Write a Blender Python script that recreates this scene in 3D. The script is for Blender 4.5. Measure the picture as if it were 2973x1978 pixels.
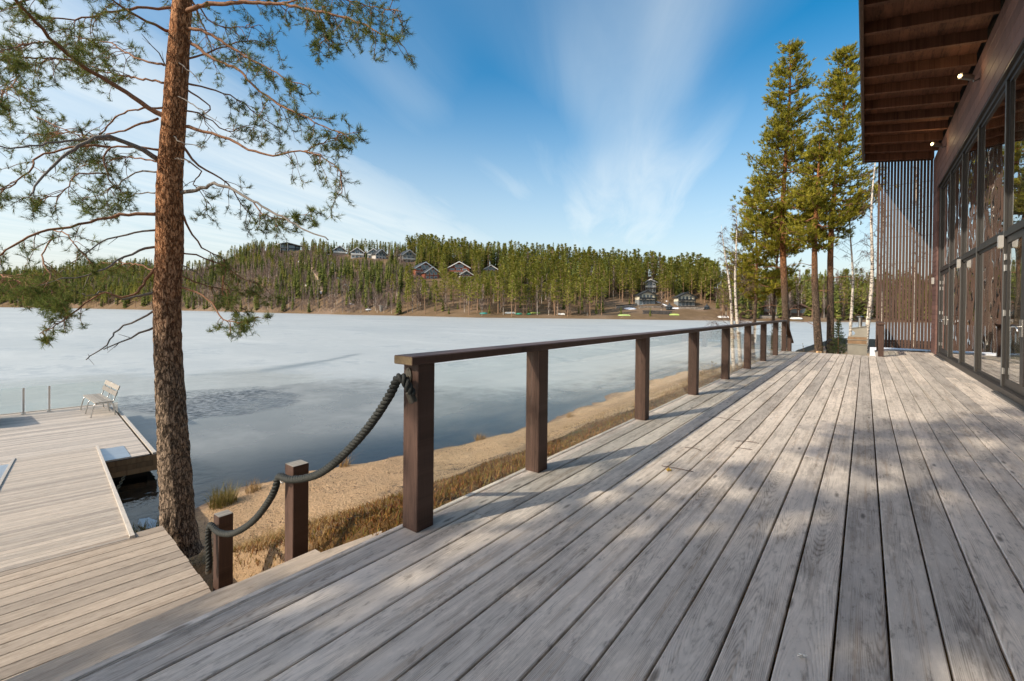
import bpy, math, random
import numpy as np
from mathutils import Vector, Matrix, noise as mnoise

# ---------------------------------------------------------------- camera, sky, sun, exposure
sc = bpy.context.scene
for o in list(bpy.data.objects): bpy.data.objects.remove(o)
R = math.radians
EYE = 1.24                                   # eye height above the terrace
FPX, CXP, CYP = 1343.0, 1486.5, 905.64       # calibration of the lens, for bearings to far things
PSI, ROLL, PITCH = math.atan2(1025.5, 1343.0), R(.6), R(.4)
cd = bpy.data.cameras.new('camera'); cam = bpy.data.objects.new('camera', cd); sc.collection.objects.link(cam)
cd.sensor_width = 36; cd.lens = 16.262; cd.shift_y = (CYP - 989) / 2973
cd.clip_start = .05; cd.clip_end = 6000
fl = Vector((-math.sin(PSI), math.cos(PSI), 0)); rt0 = Vector((math.cos(PSI), math.sin(PSI), 0)); u0 = Vector((0, 0, 1))
fw = fl * math.cos(PITCH) - u0 * math.sin(PITCH); up0 = u0 * math.cos(PITCH) + fl * math.sin(PITCH)
rt = rt0 * math.cos(ROLL) + up0 * math.sin(ROLL); upv = up0 * math.cos(ROLL) - rt0 * math.sin(ROLL)
mat = Matrix((rt, upv, -fw)).transposed().to_4x4(); mat.translation = Vector((0, 0, EYE))
cam.matrix_world = mat; sc.camera = cam
sc.render.resolution_x, sc.render.resolution_y = 1024, 681
def ray(px, py):
    return fw + rt * ((px - CXP) / FPX) + upv * (-(py - CYP) / FPX)
def at_z(px, py, z):
    d = ray(px, py); return Vector((0, 0, EYE)) + d * ((z - EYE) / d.z)
def at_depth(px, py, t):
    return Vector((0, 0, EYE)) + ray(px, py) * t

SUN = Vector((-.585, -1.33, 1.0)).normalized()          # direction towards the sun
elev = math.asin(SUN.z); azim = math.atan2(SUN.x, SUN.y)
wd = bpy.data.worlds.new('World'); sc.world = wd; wd.use_nodes = True
wn = wd.node_tree; wn.nodes.clear()
class G:
    """small helper for node trees"""
    def __init__(s, nt): s.nt = nt
    def n(s, t, **k):
        nd = s.nt.nodes.new('ShaderNode' + t)
        ins = k.pop('ins', {})
        for a, b in k.items(): setattr(nd, a, b)
        for a, b in ins.items(): s.put(nd.inputs[a], b)
        return nd
    def put(s, sock, v):
        if isinstance(v, bpy.types.NodeSocket): s.nt.links.new(v, sock)
        elif isinstance(v, bpy.types.Node): s.nt.links.new(v.outputs[0], sock)
        else:
            if hasattr(sock.default_value, '__len__') and not hasattr(v, '__len__'): v = [v] * len(sock.default_value)
            if hasattr(sock.default_value, '__len__') and len(sock.default_value) == 4 and len(v) == 3: v = (*v, 1)
            sock.default_value = v
    def m(s, op, a, b=0.0, c=None, clamp=False):
        nd = s.n('Math', operation=op, use_clamp=clamp); s.put(nd.inputs[0], a); s.put(nd.inputs[1], b)
        if c is not None: s.put(nd.inputs[2], c)
        return nd.outputs[0]
    def vm(s, op, a, b=(0, 0, 0)):
        nd = s.n('VectorMath', operation=op); s.put(nd.inputs[0], a); s.put(nd.inputs[1], b); return nd.outputs[0]
    def mix(s, f, a, b, blend='MIX'):
        nd = s.n('MixRGB', blend_type=blend); s.put(nd.inputs[0], f); s.put(nd.inputs[1], a); s.put(nd.inputs[2], b); return nd.outputs[0]
    def noise(s, vec, scale=5, detail=3, rough=.5, dist=0, color=False):
        nd = s.n('TexNoise', ins={'Scale': scale, 'Detail': detail, 'Roughness': rough, 'Distortion': dist})
        if vec is not None: s.put(nd.inputs['Vector'], vec)
        return nd.outputs['Color' if color else 'Fac']
    def rng(s, v, a, b, c=0., d=1., smooth=True):
        nd = s.n('MapRange', interpolation_type='SMOOTHSTEP' if smooth else 'LINEAR'); s.put(nd.inputs[0], v)
        for i, x in enumerate((a, b, c, d)): s.put(nd.inputs[1 + i], x)
        return nd.outputs[0]
    def xyz(s, v):
        nd = s.n('SeparateXYZ'); s.put(nd.inputs[0], v); return nd.outputs
    def comb(s, x, y, z):
        nd = s.n('CombineXYZ'); s.put(nd.inputs[0], x); s.put(nd.inputs[1], y); s.put(nd.inputs[2], z); return nd.outputs[0]
    def ramp(s, f, stops):
        nd = s.n('ValToRGB'); s.put(nd.inputs[0], f); e = nd.color_ramp.elements
        while len(e) < len(stops): e.new(.5)
        for i, (p, c) in enumerate(stops): e[i].position = p; e[i].color = (*c, 1) if len(c) == 3 else c
        return nd.outputs[0]
g = G(wn)
sky = g.n('TexSky', sky_type='NISHITA', sun_disc=False, sun_elevation=elev, sun_rotation=azim % (2 * math.pi), altitude=200, air_density=1.0, dust_density=3.5, ozone_density=2.0)
vdir = g.n('TexCoord').outputs['Generated']
vx, vy, vz = g.xyz(g.vm('NORMALIZE', vdir))[:3]
zz = g.m('MAXIMUM', vz, .02)
# thin cirrus on a flat layer high above: streaks run from the horizon ahead to overhead
cu = g.m('DIVIDE', vx, zz); cv = g.m('DIVIDE', vy, zz)
ca, sa = math.cos(R(26)), math.sin(R(26))
s1 = g.m('SUBTRACT', g.m('MULTIPLY', cu, ca), g.m('MULTIPLY', cv, -sa)); s2 = g.m('ADD', g.m('MULTIPLY', cu, -sa), g.m('MULTIPLY', cv, ca))
wob = g.noise(g.comb(g.m('MULTIPLY', cu, .35), g.m('MULTIPLY', cv, .35), 3.1), 1, 2)
big = g.noise(g.comb(g.m('MULTIPLY', s1, .85), g.m('MULTIPLY', s2, .17), g.m('MULTIPLY', wob, .8)), 1.0, 2, .5)
fine = g.noise(g.comb(g.m('MULTIPLY', s1, 3.4), g.m('MULTIPLY', s2, .5), wob), 1.0, 5, .62, .6)
cl = g.m('MULTIPLY', g.rng(big, .30, .70), g.rng(fine, -.6, .9))
low = g.noise(g.comb(g.m('MULTIPLY', vx, 3), g.m('MULTIPLY', vy, 3), g.m('MULTIPLY', vz, 26)), 1.0, 4, .55)
cl2 = g.m('MULTIPLY', g.rng(low, .48, .66), g.rng(vz, .26, .05))
veil = g.m('MULTIPLY', g.rng(vz, .55, .0), .60)
# a broad hazy bank of cirrus low in the west
az = g.m('ARCTAN2', g.m('ADD', g.m('MULTIPLY', vx, rt0.x), g.m('MULTIPLY', vy, rt0.y)), g.m('ADD', g.m('MULTIPLY', vx, fl.x), g.m('MULTIPLY', vy, fl.y)))
elb = g.rng(az, R(-48), R(12), R(29), R(6), False); eln = g.m('ADD', g.m('ARCSINE', vz), g.m('MULTIPLY', g.m('SUBTRACT', fine, .5), .16))
bank = g.m('MULTIPLY', g.rng(g.m('SUBTRACT', eln, elb), .07, -.10), g.rng(fine, .0, .9, .45, .78))
cov = g.m('MAXIMUM', g.m('MAXIMUM', g.m('MAXIMUM', bank, g.m('MULTIPLY', cl, .66)), g.m('MULTIPLY', cl2, .6)), veil, clamp=True)
hs = g.n('HueSaturation', ins={'Hue': .487, 'Saturation': 1.66, 'Value': .80, 'Color': sky})
skyc = g.mix(cov, hs.outputs[0], (4.2, 4.4, 4.3, 1))
bg = g.n('Background', ins={'Color': skyc, 'Strength': .122})
wo = g.n('OutputWorld'); wn.links.new(bg.outputs[0], wo.inputs[0])
sd = bpy.data.lights.new('sun', 'SUN'); sd.energy = 2.25; sd.angle = R(.53); sd.color = (1.0, .89, .73)
so = bpy.data.objects.new('sun', sd); sc.collection.objects.link(so); so.rotation_euler = (-SUN).to_track_quat('-Z', 'Y').to_euler(); so.location = (0, 0, 60)
vs = sc.view_settings; vs.view_transform = 'Standard'; vs.look = 'None'; vs.exposure = 1.0; vs.gamma = 1; vs.use_curve_mapping = False
sc.render.engine = 'CYCLES'
try:
    sc.cycles.max_bounces = 6; sc.cycles.transparent_max_bounces = 12; sc.cycles.diffuse_bounces = 3; sc.cycles.glossy_bounces = 4
    sc.cycles.use_denoising = True; sc.cycles.caustics_reflective = False; sc.cycles.caustics_refractive = False
except Exception: pass

# ---------------------------------------------------------------- mesh and scene helpers
COL = sc.collection
rnd = random.Random(11)
class MB:
    def __init__(s): s.v = []; s.f = []; s.mi = []
    def add(s, vs_, fs, mi=0):
        b = len(s.v); s.v += [tuple(p) for p in vs_]; s.f += [tuple(b + i for i in f) for f in fs]; s.mi += [mi] * len(fs); return s
    def box(s, x0, x1, y0, y1, z0, z1, mi=0, M=None):
        vs_ = [Vector((x, y, z)) for z in (z0, z1) for y in (y0, y1) for x in (x0, x1)]
        if M is not None: vs_ = [M @ p for p in vs_]
        return s.add(vs_, [(0, 2, 3, 1), (4, 5, 7, 6), (0, 1, 5, 4), (2, 6, 7, 3), (0, 4, 6, 2), (1, 3, 7, 5)], mi)
    def cbox(s, x0, x1, y0, y1, z0, z1, c=.004, mi=0, M=None):
        """box with chamfered long edges on top and sides (lengthwise along y)"""
        pr = [(x0 + c, z0), (x1 - c, z0), (x1, z0 + c), (x1, z1 - c), (x1 - c, z1), (x0 + c, z1), (x0, z1 - c), (x0, z0 + c)]
        vs_ = [Vector((x, y, z)) for y in (y0, y1) for x, z in pr]
        if M is not None: vs_ = [M @ p for p in vs_]
        n = 8
        return s.add(vs_, [tuple(range(n)), tuple(range(2 * n - 1, n - 1, -1))] + [(i, i + n, (i + 1) % n + n, (i + 1) % n) for i in range(n)], mi)
    def prism(s, poly, a, b, axis='y', mi=0, M=None):
        n = len(poly)
        def P(u, w, t): return Vector({'y': (u, t, w), 'z': (u, w, t), 'x': (t, u, w)}[axis])
        vs_ = [P(u, w, t) for t in (a, b) for u, w in poly]
        if M is not None: vs_ = [M @ p for p in vs_]
        return s.add(vs_, [tuple(range(n)), tuple(range(2 * n - 1, n - 1, -1))] + [(i, i + n, (i + 1) % n + n, (i + 1) % n) for i in range(n)], mi)
    def tube(s, path, rad, n=6, mi=0, cap=True, jit=0):
        path = [Vector(p) for p in path]; k = len(path)
        if not hasattr(rad, '__len__'): rad = [rad] * k
        b = len(s.v); t0 = (path[1] - path[0]).normalized()
        ref = Vector((0, 0, 1)) if abs(t0.z) < .9 else Vector((1, 0, 0))
        side = t0.cross(ref).normalized()
        for i, p in enumerate(path):
            t = (path[min(i + 1, k - 1)] - path[max(i - 1, 0)])
            t = t.normalized() if t.length > 1e-9 else t0
            side = (side - t * side.dot(t)); side = side.normalized() if side.length > 1e-6 else t.orthogonal().normalized()
            w = t.cross(side)
            for j in range(n):
                a = 2 * math.pi * j / n; r = rad[i] * (1 + (rnd.uniform(-jit, jit) if jit else 0))
                q = p + side * (math.cos(a) * r) + w * (math.sin(a) * r); s.v.append((q.x, q.y, q.z))
        for i in range(k - 1):
            for j in range(n):
                j2 = (j + 1) % n; s.f.append((b + i * n + j, b + i * n + j2, b + (i + 1) * n + j2, b + (i + 1) * n + j)); s.mi.append(mi)
        if cap:
            s.f.append(tuple(b + j for j in range(n - 1, -1, -1))); s.f.append(tuple(b + (k - 1) * n + j for j in range(n))); s.mi += [mi, mi]
        return s
    def mesh(s, name, mats, smooth=False):
        me = bpy.data.meshes.new(name); me.from_pydata(s.v, [], s.f)
        for m in (mats if isinstance(mats, (list, tuple)) else [mats]): me.materials.append(m)
        if any(s.mi): me.polygons.foreach_set('material_index', s.mi)
        if smooth: me.polygons.foreach_set('use_smooth', [True] * len(s.f))
        me.update(); return me
    def build(s, name, mats, parent=None, smooth=False, loc=None):
        return link(name, s.mesh(name, mats, smooth), parent, loc)
def link(name, me, parent=None, loc=None):
    o = bpy.data.objects.new(name, me); COL.objects.link(o)
    if parent is not None:
        o.parent = parent
        if loc is None: loc = tuple(-parent['_o'][i] for i in range(3)) if '_o' in parent else (0, 0, 0)
    if loc is not None: o.location = loc
    return o
def np_mesh(name, V, T, mats, attrs=None, mi=None):
    """V (n,3), T (m,3) arrays; attrs: {name: (n,) float or (n,3) colour}"""
    V = np.asarray(V, np.float32); T = np.asarray(T, np.int32)
    me = bpy.data.meshes.new(name); me.vertices.add(len(V)); me.vertices.foreach_set('co', V.ravel())
    k = T.shape[1]; me.loops.add(T.size); me.loops.foreach_set('vertex_index', T.ravel()); me.polygons.add(len(T))
    me.polygons.foreach_set('loop_start', np.arange(0, T.size, k, dtype=np.int32)); me.polygons.foreach_set('loop_total', np.full(len(T), k, np.int32))
    for m in (mats if isinstance(mats, (list, tuple)) else [mats]): me.materials.append(m)
    if mi is not None: me.polygons.foreach_set('material_index', np.asarray(mi, np.int32))
    for a, val in (attrs or {}).items():
        val = np.asarray(val, np.float32)
        if val.ndim == 1: at = me.attributes.new(a, 'FLOAT', 'POINT'); at.data.foreach_set('value', val)
        else:
            at = me.attributes.new(a, 'FLOAT_COLOR', 'POINT'); at.data.foreach_set('color', np.concatenate([val, np.ones((len(val), 1), np.float32)], 1).ravel())
    me.update(calc_edges=True); me.validate(); return me
def tag(o, label=None, cat=None, group=None, kind=None):
    if label: o['label'] = label
    if cat: o['category'] = cat
    if group: o['group'] = group
    if kind: o['kind'] = kind
    return o
def thing(name, label, cat, loc=(0, 0, 0), group=None, rz=0, absolute=True):
    o = bpy.data.objects.new(name, None); COL.objects.link(o); o.location = loc; o.rotation_euler.z = rz; o.empty_display_size = .2
    if absolute: o['_o'] = tuple(loc)
    return tag(o, label, cat, group)
def copy_tree(o, parent=None):
    c = o.copy(); COL.objects.link(c); c.parent = parent
    for ch in list(o.children): copy_tree(ch, c)
    return c

# ---------------------------------------------------------------- materials
def new_mat(name):
    m = bpy.data.materials.new(name); m.use_nodes = True; nt = m.node_tree; b = nt.nodes['Principled BSDF']
    b.inputs['Specular IOR Level'].default_value = .3
    return m, G(nt), b
def simple(name, col, rough=.6, metal=0, var=.15, scale=8, bump=0, spec=.3, per=0.):
    m, g, b = new_mat(name); co = g.n('TexCoord').outputs['Object']
    n = g.noise(co, scale, 4, .6)
    c = g.mix(n, tuple(x * (1 - var) for x in col), tuple(min(1, x * (1 + var)) for x in col))
    if per:
        r = g.n('ObjectInfo').outputs['Random']; c = g.mix(1.0, c, g.ramp(r, [(0, (1 - per,) * 3), (1, (1 + per,) * 3)]), 'MULTIPLY')
    g.put(b.inputs['Base Color'], c); b.inputs['Roughness'].default_value = rough; b.inputs['Metallic'].default_value = metal; b.inputs['Specular IOR Level'].default_value = spec
    if bump:
        bp = g.n('Bump', ins={'Strength': bump, 'Distance': .01, 'Height': n}); g.put(b.inputs['Normal'], bp)
    return m
def wood(name, light, dark, ring=.5, ribs=0., rough=.78, stain=.35, knots=1., freq=75, warm=None):
    m, g, b = new_mat(name)
    co = g.n('TexCoord').outputs['Object']; x, y, z = g.xyz(co)[:3]; r = g.n('ObjectInfo').outputs['Random']
    r2 = g.m('FRACT', g.m('MULTIPLY', r, 57.31)); yy = g.m('ADD', y, g.m('MULTIPLY', r, 173.))
    n1 = g.noise(g.comb(g.m('MULTIPLY', r2, 40), g.m('MULTIPLY', yy, .27), 0), 1, 2, .5)
    n2 = g.noise(g.comb(g.m('MULTIPLY', r2, 90), g.m('MULTIPLY', yy, .8), 5), 1, 1)
    xo = g.m('ADD', x, g.m('ADD', g.m('MULTIPLY', g.m('SUBTRACT', r2, .5), .12), g.m('MULTIPLY', g.m('SUBTRACT', n2, .5), .05)))
    d = g.m('ADD', .004, g.m('MULTIPLY', g.m('ABSOLUTE', g.m('SUBTRACT', n1, .48)), .42))
    rad = g.m('SQRT', g.m('ADD', g.m('MULTIPLY', xo, xo), g.m('MULTIPLY', d, d)))
    wv = g.noise(g.comb(g.m('MULTIPLY', x, 26), g.m('MULTIPLY', yy, 2.2), z), 1, 3, .6)
    # knots push the rings aside
    vo = g.n('TexVoronoi', ins={'Scale': 1.0, 'Randomness': 1.0}); g.put(vo.inputs['Vector'], g.comb(g.m('ADD', g.m('MULTIPLY', x, 9), g.m('MULTIPLY', r, 50)), g.m('MULTIPLY', yy, 2.3), 0))
    kd = vo.outputs['Distance']; kc = g.xyz(vo.outputs['Color'])[0]
    kon = g.m('MULTIPLY', g.m('GREATER_THAN', kc, .52), knots)
    kn = g.m('MULTIPLY', g.rng(kd, .16, .04), kon); kh = g.m('MULTIPLY', g.rng(kd, .42, .1), kon)
    ph = g.m('ADD', g.m('MULTIPLY', rad, freq * 6.283), g.m('ADD', g.m('MULTIPLY', wv, 8.), g.m('MULTIPLY', kh, 9.)))
    rg = g.m('MULTIPLY_ADD', g.m('SINE', ph), .5, .5)
    rgs = g.m('POWER', rg, 2.2)
    fine = g.noise(g.comb(g.m('MULTIPLY', x, 260), g.m('MULTIPLY', yy, 5), g.m('MULTIPLY', z, 200)), 1, 3, .65)
    st = g.noise(g.comb(g.m('MULTIPLY', x, 7), g.m('MULTIPLY', yy, 1.1), r), 1, 4, .6)
    streak = g.noise(g.comb(g.m('MULTIPLY', x, 38), g.m('MULTIPLY', yy, .9), r2), 1, 4, .6)
    fac = g.m('ADD', g.m('MULTIPLY', rgs, g.m('MULTIPLY', ring, g.rng(streak, .3, .7, .25, 1.1))), g.m('ADD', g.m('MULTIPLY', g.m('SUBTRACT', fine, .5), 1.0), g.m('MULTIPLY', g.m('SUBTRACT', st, .5), stain * 2.2)), clamp=False)
    fac = g.m('ADD', fac, g.m('MULTIPLY', g.m('SUBTRACT', streak, .42), .75), clamp=True)
    c = g.mix(fac, light, dark)
    c = g.mix(g.m('MULTIPLY', kh, .35), c, tuple(min(1, q * 1.25) for q in light))
    c = g.mix(g.m('MULTIPLY', kn, .75), c, tuple(q * .8 for q in dark))
    pat = g.noise(g.comb(g.m('MULTIPLY', x, 30), g.m('MULTIPLY', yy, 9), g.m('MULTIPLY', r2, 9)), 1, 5, .7); c = g.mix(g.m('MULTIPLY', g.rng(pat, .50, .70), .65), c, tuple(min(1, q * 1.22) for q in light)); c = g.mix(g.m('MULTIPLY', g.rng(pat, .46, .28), .55), c, tuple(q * .9 for q in dark))
    if warm: c = g.mix(g.m('MULTIPLY', g.rng(streak, .55, .75), .55), c, warm)
    c = g.mix(1., c, g.ramp(r2, [(0, (.74, .74, .75)), (.5, (.98, .97, .96)), (1, (1.18, 1.15, 1.12))]), 'MULTIPLY')
    g.put(b.inputs['Base Color'], c); b.inputs['Roughness'].default_value = rough; b.inputs['Specular IOR Level'].default_value = .25
    h = g.m('ADD', g.m('MULTIPLY', fine, .5), g.m('MULTIPLY', rgs, -.6))
    bp = g.n('Bump', ins={'Strength': .5, 'Distance': .0016, 'Height': h})
    if ribs:
        rb = g.m('SINE', g.m('MULTIPLY', x, 6.283 * ribs)); bp2 = g.n('Bump', ins={'Strength': .5, 'Distance': .003, 'Height': rb, 'Normal': bp}); g.put(b.inputs['Normal'], bp2)
    else: g.put(b.inputs['Normal'], bp)
    return m
M = {}
M['deck'] = wood('weathered_deck_wood', (.66, .595, .52), (.135, .113, .094), .40, stain=.75, warm=(.55, .43, .32), freq=190)
M['landing'] = wood('pale_deck_wood', (.44, .37, .295), (.20, .155, .115), .35, stain=.4, freq=90)
M['ribbed'] = wood('ribbed_deck_wood', (.48, .425, .36), (.26, .215, .17), .25, ribs=50, stain=.35, freq=90)
M['pontoon'] = wood('pontoon_deck_wood', (.50, .45, .39), (.28, .235, .19), .25, stain=.35, freq=90)
M['strip'] = wood('pale_edge_wood', (.55, .51, .45), (.32, .28, .23), .15, stain=.15, knots=0)
M['side'] = wood('brown_board_wood', (.27, .18, .10), (.11, .07, .04), .4, stain=.3, knots=.3)
M['brown'] = wood('dark_brown_wood', (.105, .064, .05), (.036, .022, .018), .45, stain=.5, knots=.35, rough=.5)
M['brownend'] = simple('sawn_brown_end', (.16, .12, .07), .8, var=.4, scale=60)
M['greytop'] = wood('grey_post_top', (.36, .34, .30), (.16, .14, .12), .6, knots=0, freq=110)
M['slat'] = wood('brown_slat_wood', (.10, .062, .048), (.052, .032, .026), .3, stain=.3, knots=.2, rough=.65)
M['clad'] = wood('brown_cladding', (.19, .11, .095), (.095, .056, .05), .35, stain=.35, knots=.15, rough=.6)
M['rafter'] = wood('rafter_wood', (.165, .078, .048), (.034, .018, .013), .45, stain=1.1, knots=.2)
M['frame'] = simple('dark_window_frame', (.034, .031, .028), .45, 0, .2, 20, spec=.4)
M['alu'] = simple('grey_aluminium', (.22, .225, .225), .38, .8, .1, 20)
M['steel'] = simple('stainless_steel', (.55, .54, .52), .3, 1., .1, 15)
M['galv'] = simple('galvanised_plate', (.48, .51, .53), .42, .8, .2, 3)
M['rope'] = simple('black_rope', (.036, .039, .035), .6, 0, .35, 160, .5)
M['black'] = simple('black_plastic', (.015, .015, .016), .5)
M['white'] = simple('white_paint', (.74, .73, .69), .5)
M['lampgrey'] = simple('light_grey_lamp', (.40, .39, .37), .5)
M['bronze'] = simple('dark_bronze', (.16, .145, .12), .4, .8, .3, 40)
M['chain'] = simple('rusty_chain', (.17, .14, .09), .7, .3, .4, 60)
def glass(name, tint, ior=1.5, rough=0., boost=1.0, wav=0.):
    m, g, b = new_mat(name); nt = g.nt; nt.nodes.remove(b)
    ge = g.n('NewGeometry'); ci = g.n('VectorMath', operation='DOT_PRODUCT'); g.put(ci.inputs[0], ge.outputs['Incoming']); g.put(ci.inputs[1], ge.outputs['Normal']); f0 = ((ior - 1) / (ior + 1)) ** 2
    fr = g.m('MULTIPLY_ADD', g.m('POWER', g.m('SUBTRACT', 1, g.m('ABSOLUTE', ci.outputs['Value']), clamp=True), 5.), 1 - f0, f0); tr = g.n('BsdfTransparent', ins={'Color': tint}); gl = g.n('BsdfGlossy', ins={'Color': (1, 1, 1), 'Roughness': rough})
    if wav:
        nz = g.noise(g.n('NewGeometry').outputs['Position'], 1.1, 2, .5); bp = g.n('Bump', ins={'Strength': wav, 'Distance': .02, 'Height': nz}); g.put(gl.inputs['Normal'], bp)
    f = g.m('MULTIPLY', fr, boost, clamp=True)
    mx = g.n('MixShader'); g.put(mx.inputs[0], f); nt.links.new(tr.outputs[0], mx.inputs[1]); nt.links.new(gl.outputs[0], mx.inputs[2])
    out = [n for n in nt.nodes if n.bl_idname == 'ShaderNodeOutputMaterial'][0]; nt.links.new(mx.outputs[0], out.inputs[0])
    return m
M['pane'] = glass('clear_rail_glass', (.965, .985, .975), 1.45, 0, .9)
M['window'] = glass('window_glass', (.80, .84, .81), 1.6, 0, 1.6, .25)
def bark(name, lo, hi, z0, z1, hi2=None, sc_=1.0):
    m, g, b = new_mat(name); co = g.n('TexCoord').outputs['Object']; x, y, z = g.xyz(co)[:3]
    n = g.noise(co, 3, 3); f = g.rng(g.m('ADD', z, g.m('MULTIPLY', g.m('SUBTRACT', n, .5), 1.6)), z0, z1)
    vv = g.comb(g.m('MULTIPLY', x, 34 * sc_), g.m('MULTIPLY', y, 34 * sc_), g.m('MULTIPLY', z, 11 * sc_))
    vo = g.n('TexVoronoi', feature='DISTANCE_TO_EDGE', ins={'Scale': 1.0}); wob = g.noise(vv, .7, 4, .7, color=True); g.put(vo.inputs['Vector'], g.vm('ADD', vv, g.vm('MULTIPLY', wob, (2.6, 2.6, 2.6))))
    e = g.rng(vo.outputs['Distance'], .0, .13)
    fn = g.noise(vv, 3, 4, .65)
    c1 = g.mix(g.rng(fn, .3, .7), tuple(q * .35 for q in lo), tuple(q * 1.5 for q in lo)); c2 = g.mix(g.rng(fn, .3, .7), tuple(q * .4 for q in hi), hi2 or tuple(q * 1.35 for q in hi))
    c = g.mix(f, c1, c2); c = g.mix(g.m('MULTIPLY', g.m('SUBTRACT', 1, e), .8), c, g.mix(f, tuple(q * .15 for q in lo), tuple(q * .3 for q in hi)))
    g.put(b.inputs['Base Color'], c); b.inputs['Roughness'].default_value = .85; b.inputs['Specular IOR Level'].default_value = .15
    h = g.m('ADD', e, g.m('MULTIPLY', fn, .6)); bp = g.n('Bump', ins={'Strength': 1., 'Distance': .03 / sc_, 'Height': h}); g.put(b.inputs['Normal'], bp)
    return m
M['bark'] = bark('pine_bark', (.36, .27, .195), (.76, .28, .095), 0., 2.5, (.82, .44, .23), .72)
M['barkfar'] = bark('far_pine_bark', (.20, .145, .105), (.50, .22, .09), 2.5, 6.0, sc_=.8)
M['limb'] = simple('pine_limb_bark', (.27, .14, .078), .8, 0, .5, 30, .6)
M['deadlimb'] = simple('grey_dead_wood', (.23, .205, .18), .8, 0, .4, 40, .6)
M['twig'] = simple('twig_bark', (.115, .072, .052), .8, 0, .4, 30)
def leafy(name, cols, trans=.25, attr=None, obj=True):
    m, g, b = new_mat(name)
    if attr: f = g.n('Attribute', attribute_name=attr).outputs['Fac']
    else: f = g.noise(g.n('TexCoord').outputs['Object'], 2.3, 3, .6)
    if obj: f = g.m('ADD', f, g.m('MULTIPLY', g.m('SUBTRACT', g.n('ObjectInfo').outputs['Random'], .5), .45), clamp=True)
    c = g.ramp(f, [(i / (len(cols) - 1), q) for i, q in enumerate(cols)])
    g.put(b.inputs['Base Color'], c); b.inputs['Roughness'].default_value = .7; b.inputs['Specular IOR Level'].default_value = .2
    if trans:
        t = g.n('BsdfTranslucent', ins={'Color': c}); mx = g.n('MixShader', ins={0: trans}); nt = g.nt
        nt.links.new(b.outputs[0], mx.inputs[1]); nt.links.new(t.outputs[0], mx.inputs[2])
        out = [n for n in nt.nodes if n.bl_idname == 'ShaderNodeOutputMaterial'][0]; nt.links.new(mx.outputs[0], out.inputs[0])
    return m
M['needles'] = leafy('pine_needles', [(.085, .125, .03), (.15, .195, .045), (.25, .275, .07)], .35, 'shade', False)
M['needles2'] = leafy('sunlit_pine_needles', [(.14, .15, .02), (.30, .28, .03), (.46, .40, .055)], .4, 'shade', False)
M['spruce'] = leafy('spruce_needles', [(.03, .055, .016), (.055, .085, .022), (.085, .115, .03)], .2, 'shade', False)
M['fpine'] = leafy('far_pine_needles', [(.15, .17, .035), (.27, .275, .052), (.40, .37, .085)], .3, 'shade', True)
M['fspruce'] = leafy('far_spruce_needles', [(.085, .115, .028), (.16, .185, .04), (.27, .275, .07)], .3, 'shade', True)
M['fbirch'] = leafy('far_birch_twigs', [(.15, .11, .09), (.24, .175, .14), (.32, .24, .19)], .2, 'shade', True)
M['birchtwig'] = simple('birch_twig', (.12, .075, .06), .8, 0, .3, 10)
def birchbark():
    m, g, b = new_mat('birch_bark'); co = g.n('TexCoord').outputs['Object']; x, y, z = g.xyz(co)[:3]
    n = g.noise(g.comb(g.m('MULTIPLY', x, 6), g.m('MULTIPLY', y, 6), g.m('MULTIPLY', z, 14)), 1, 4, .6)
    c = g.ramp(n, [(0, (.05, .045, .04)), (.40, (.10, .09, .08)), (.47, (.60, .54, .46)), (1, (.74, .68, .60))])
    g.put(b.inputs['Base Color'], c); b.inputs['Roughness'].default_value = .7; return m
M['birch'] = birchbark()
M['ftrunk'] = simple('far_trunk', (.30, .19, .12), .9, 0, .3, 1)
M['fbtrunk'] = simple('far_birch_trunk', (.55, .50, .44), .9, 0, .3, 1)

# ---------------------------------------------------------------- the ground on this side of the lake
LAKE = -2.6
def poly_sd(P, poly):
    """signed distance (positive inside) of points P (n,2) to a closed polygon"""
    poly = np.asarray(poly, float); n = len(poly); best = np.full(len(P), 1e9); inside = np.zeros(len(P), bool)
    for i in range(n):
        a, b = poly[i], poly[(i + 1) % n]; ab = b - a
        t = np.clip(((P - a) @ ab) / (ab @ ab), 0, 1); d = np.hypot(*(P - a - t[:, None] * ab).T); best = np.minimum(best, d)
        c = (a[1] > P[:, 1]) != (b[1] > P[:, 1]); xx = a[0] + (P[:, 1] - a[1]) * ab[0] / (ab[1] if ab[1] else 1e-9); inside ^= c & (P[:, 0] < xx)
    return np.where(inside, best, -best)
_tab = np.random.RandomState(5).rand(256, 256)
def vnoise(x, y, s, seed=0):
    x = np.asarray(x) * s + seed * 17.3; y = np.asarray(y) * s + seed * 9.1
    xi = np.floor(x).astype(int); yi = np.floor(y).astype(int); fx = x - xi; fy = y - yi; fx = fx * fx * (3 - 2 * fx); fy = fy * fy * (3 - 2 * fy)
    T = lambda a, b: _tab[a % 256, b % 256]
    return (T(xi, yi) * (1 - fx) + T(xi + 1, yi) * fx) * (1 - fy) + (T(xi, yi + 1) * (1 - fx) + T(xi + 1, yi + 1) * fx) * fy
LAND = [(-7.5, -60), (-8, -20), (-8.5, -8), (-8.7, 0), (-9.0, 2.0), (-9.7, 3.1), (-10.3, 4.3), (-10.4, 5.7), (-9.4, 7.8), (-9.1, 8.8), (-8.5, 12), (-8.8, 17), (-9.1, 25), (-8.6, 30), (-6, 34), (0, 36.5), (10, 40), (60, 48), (60, -60)]
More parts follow.
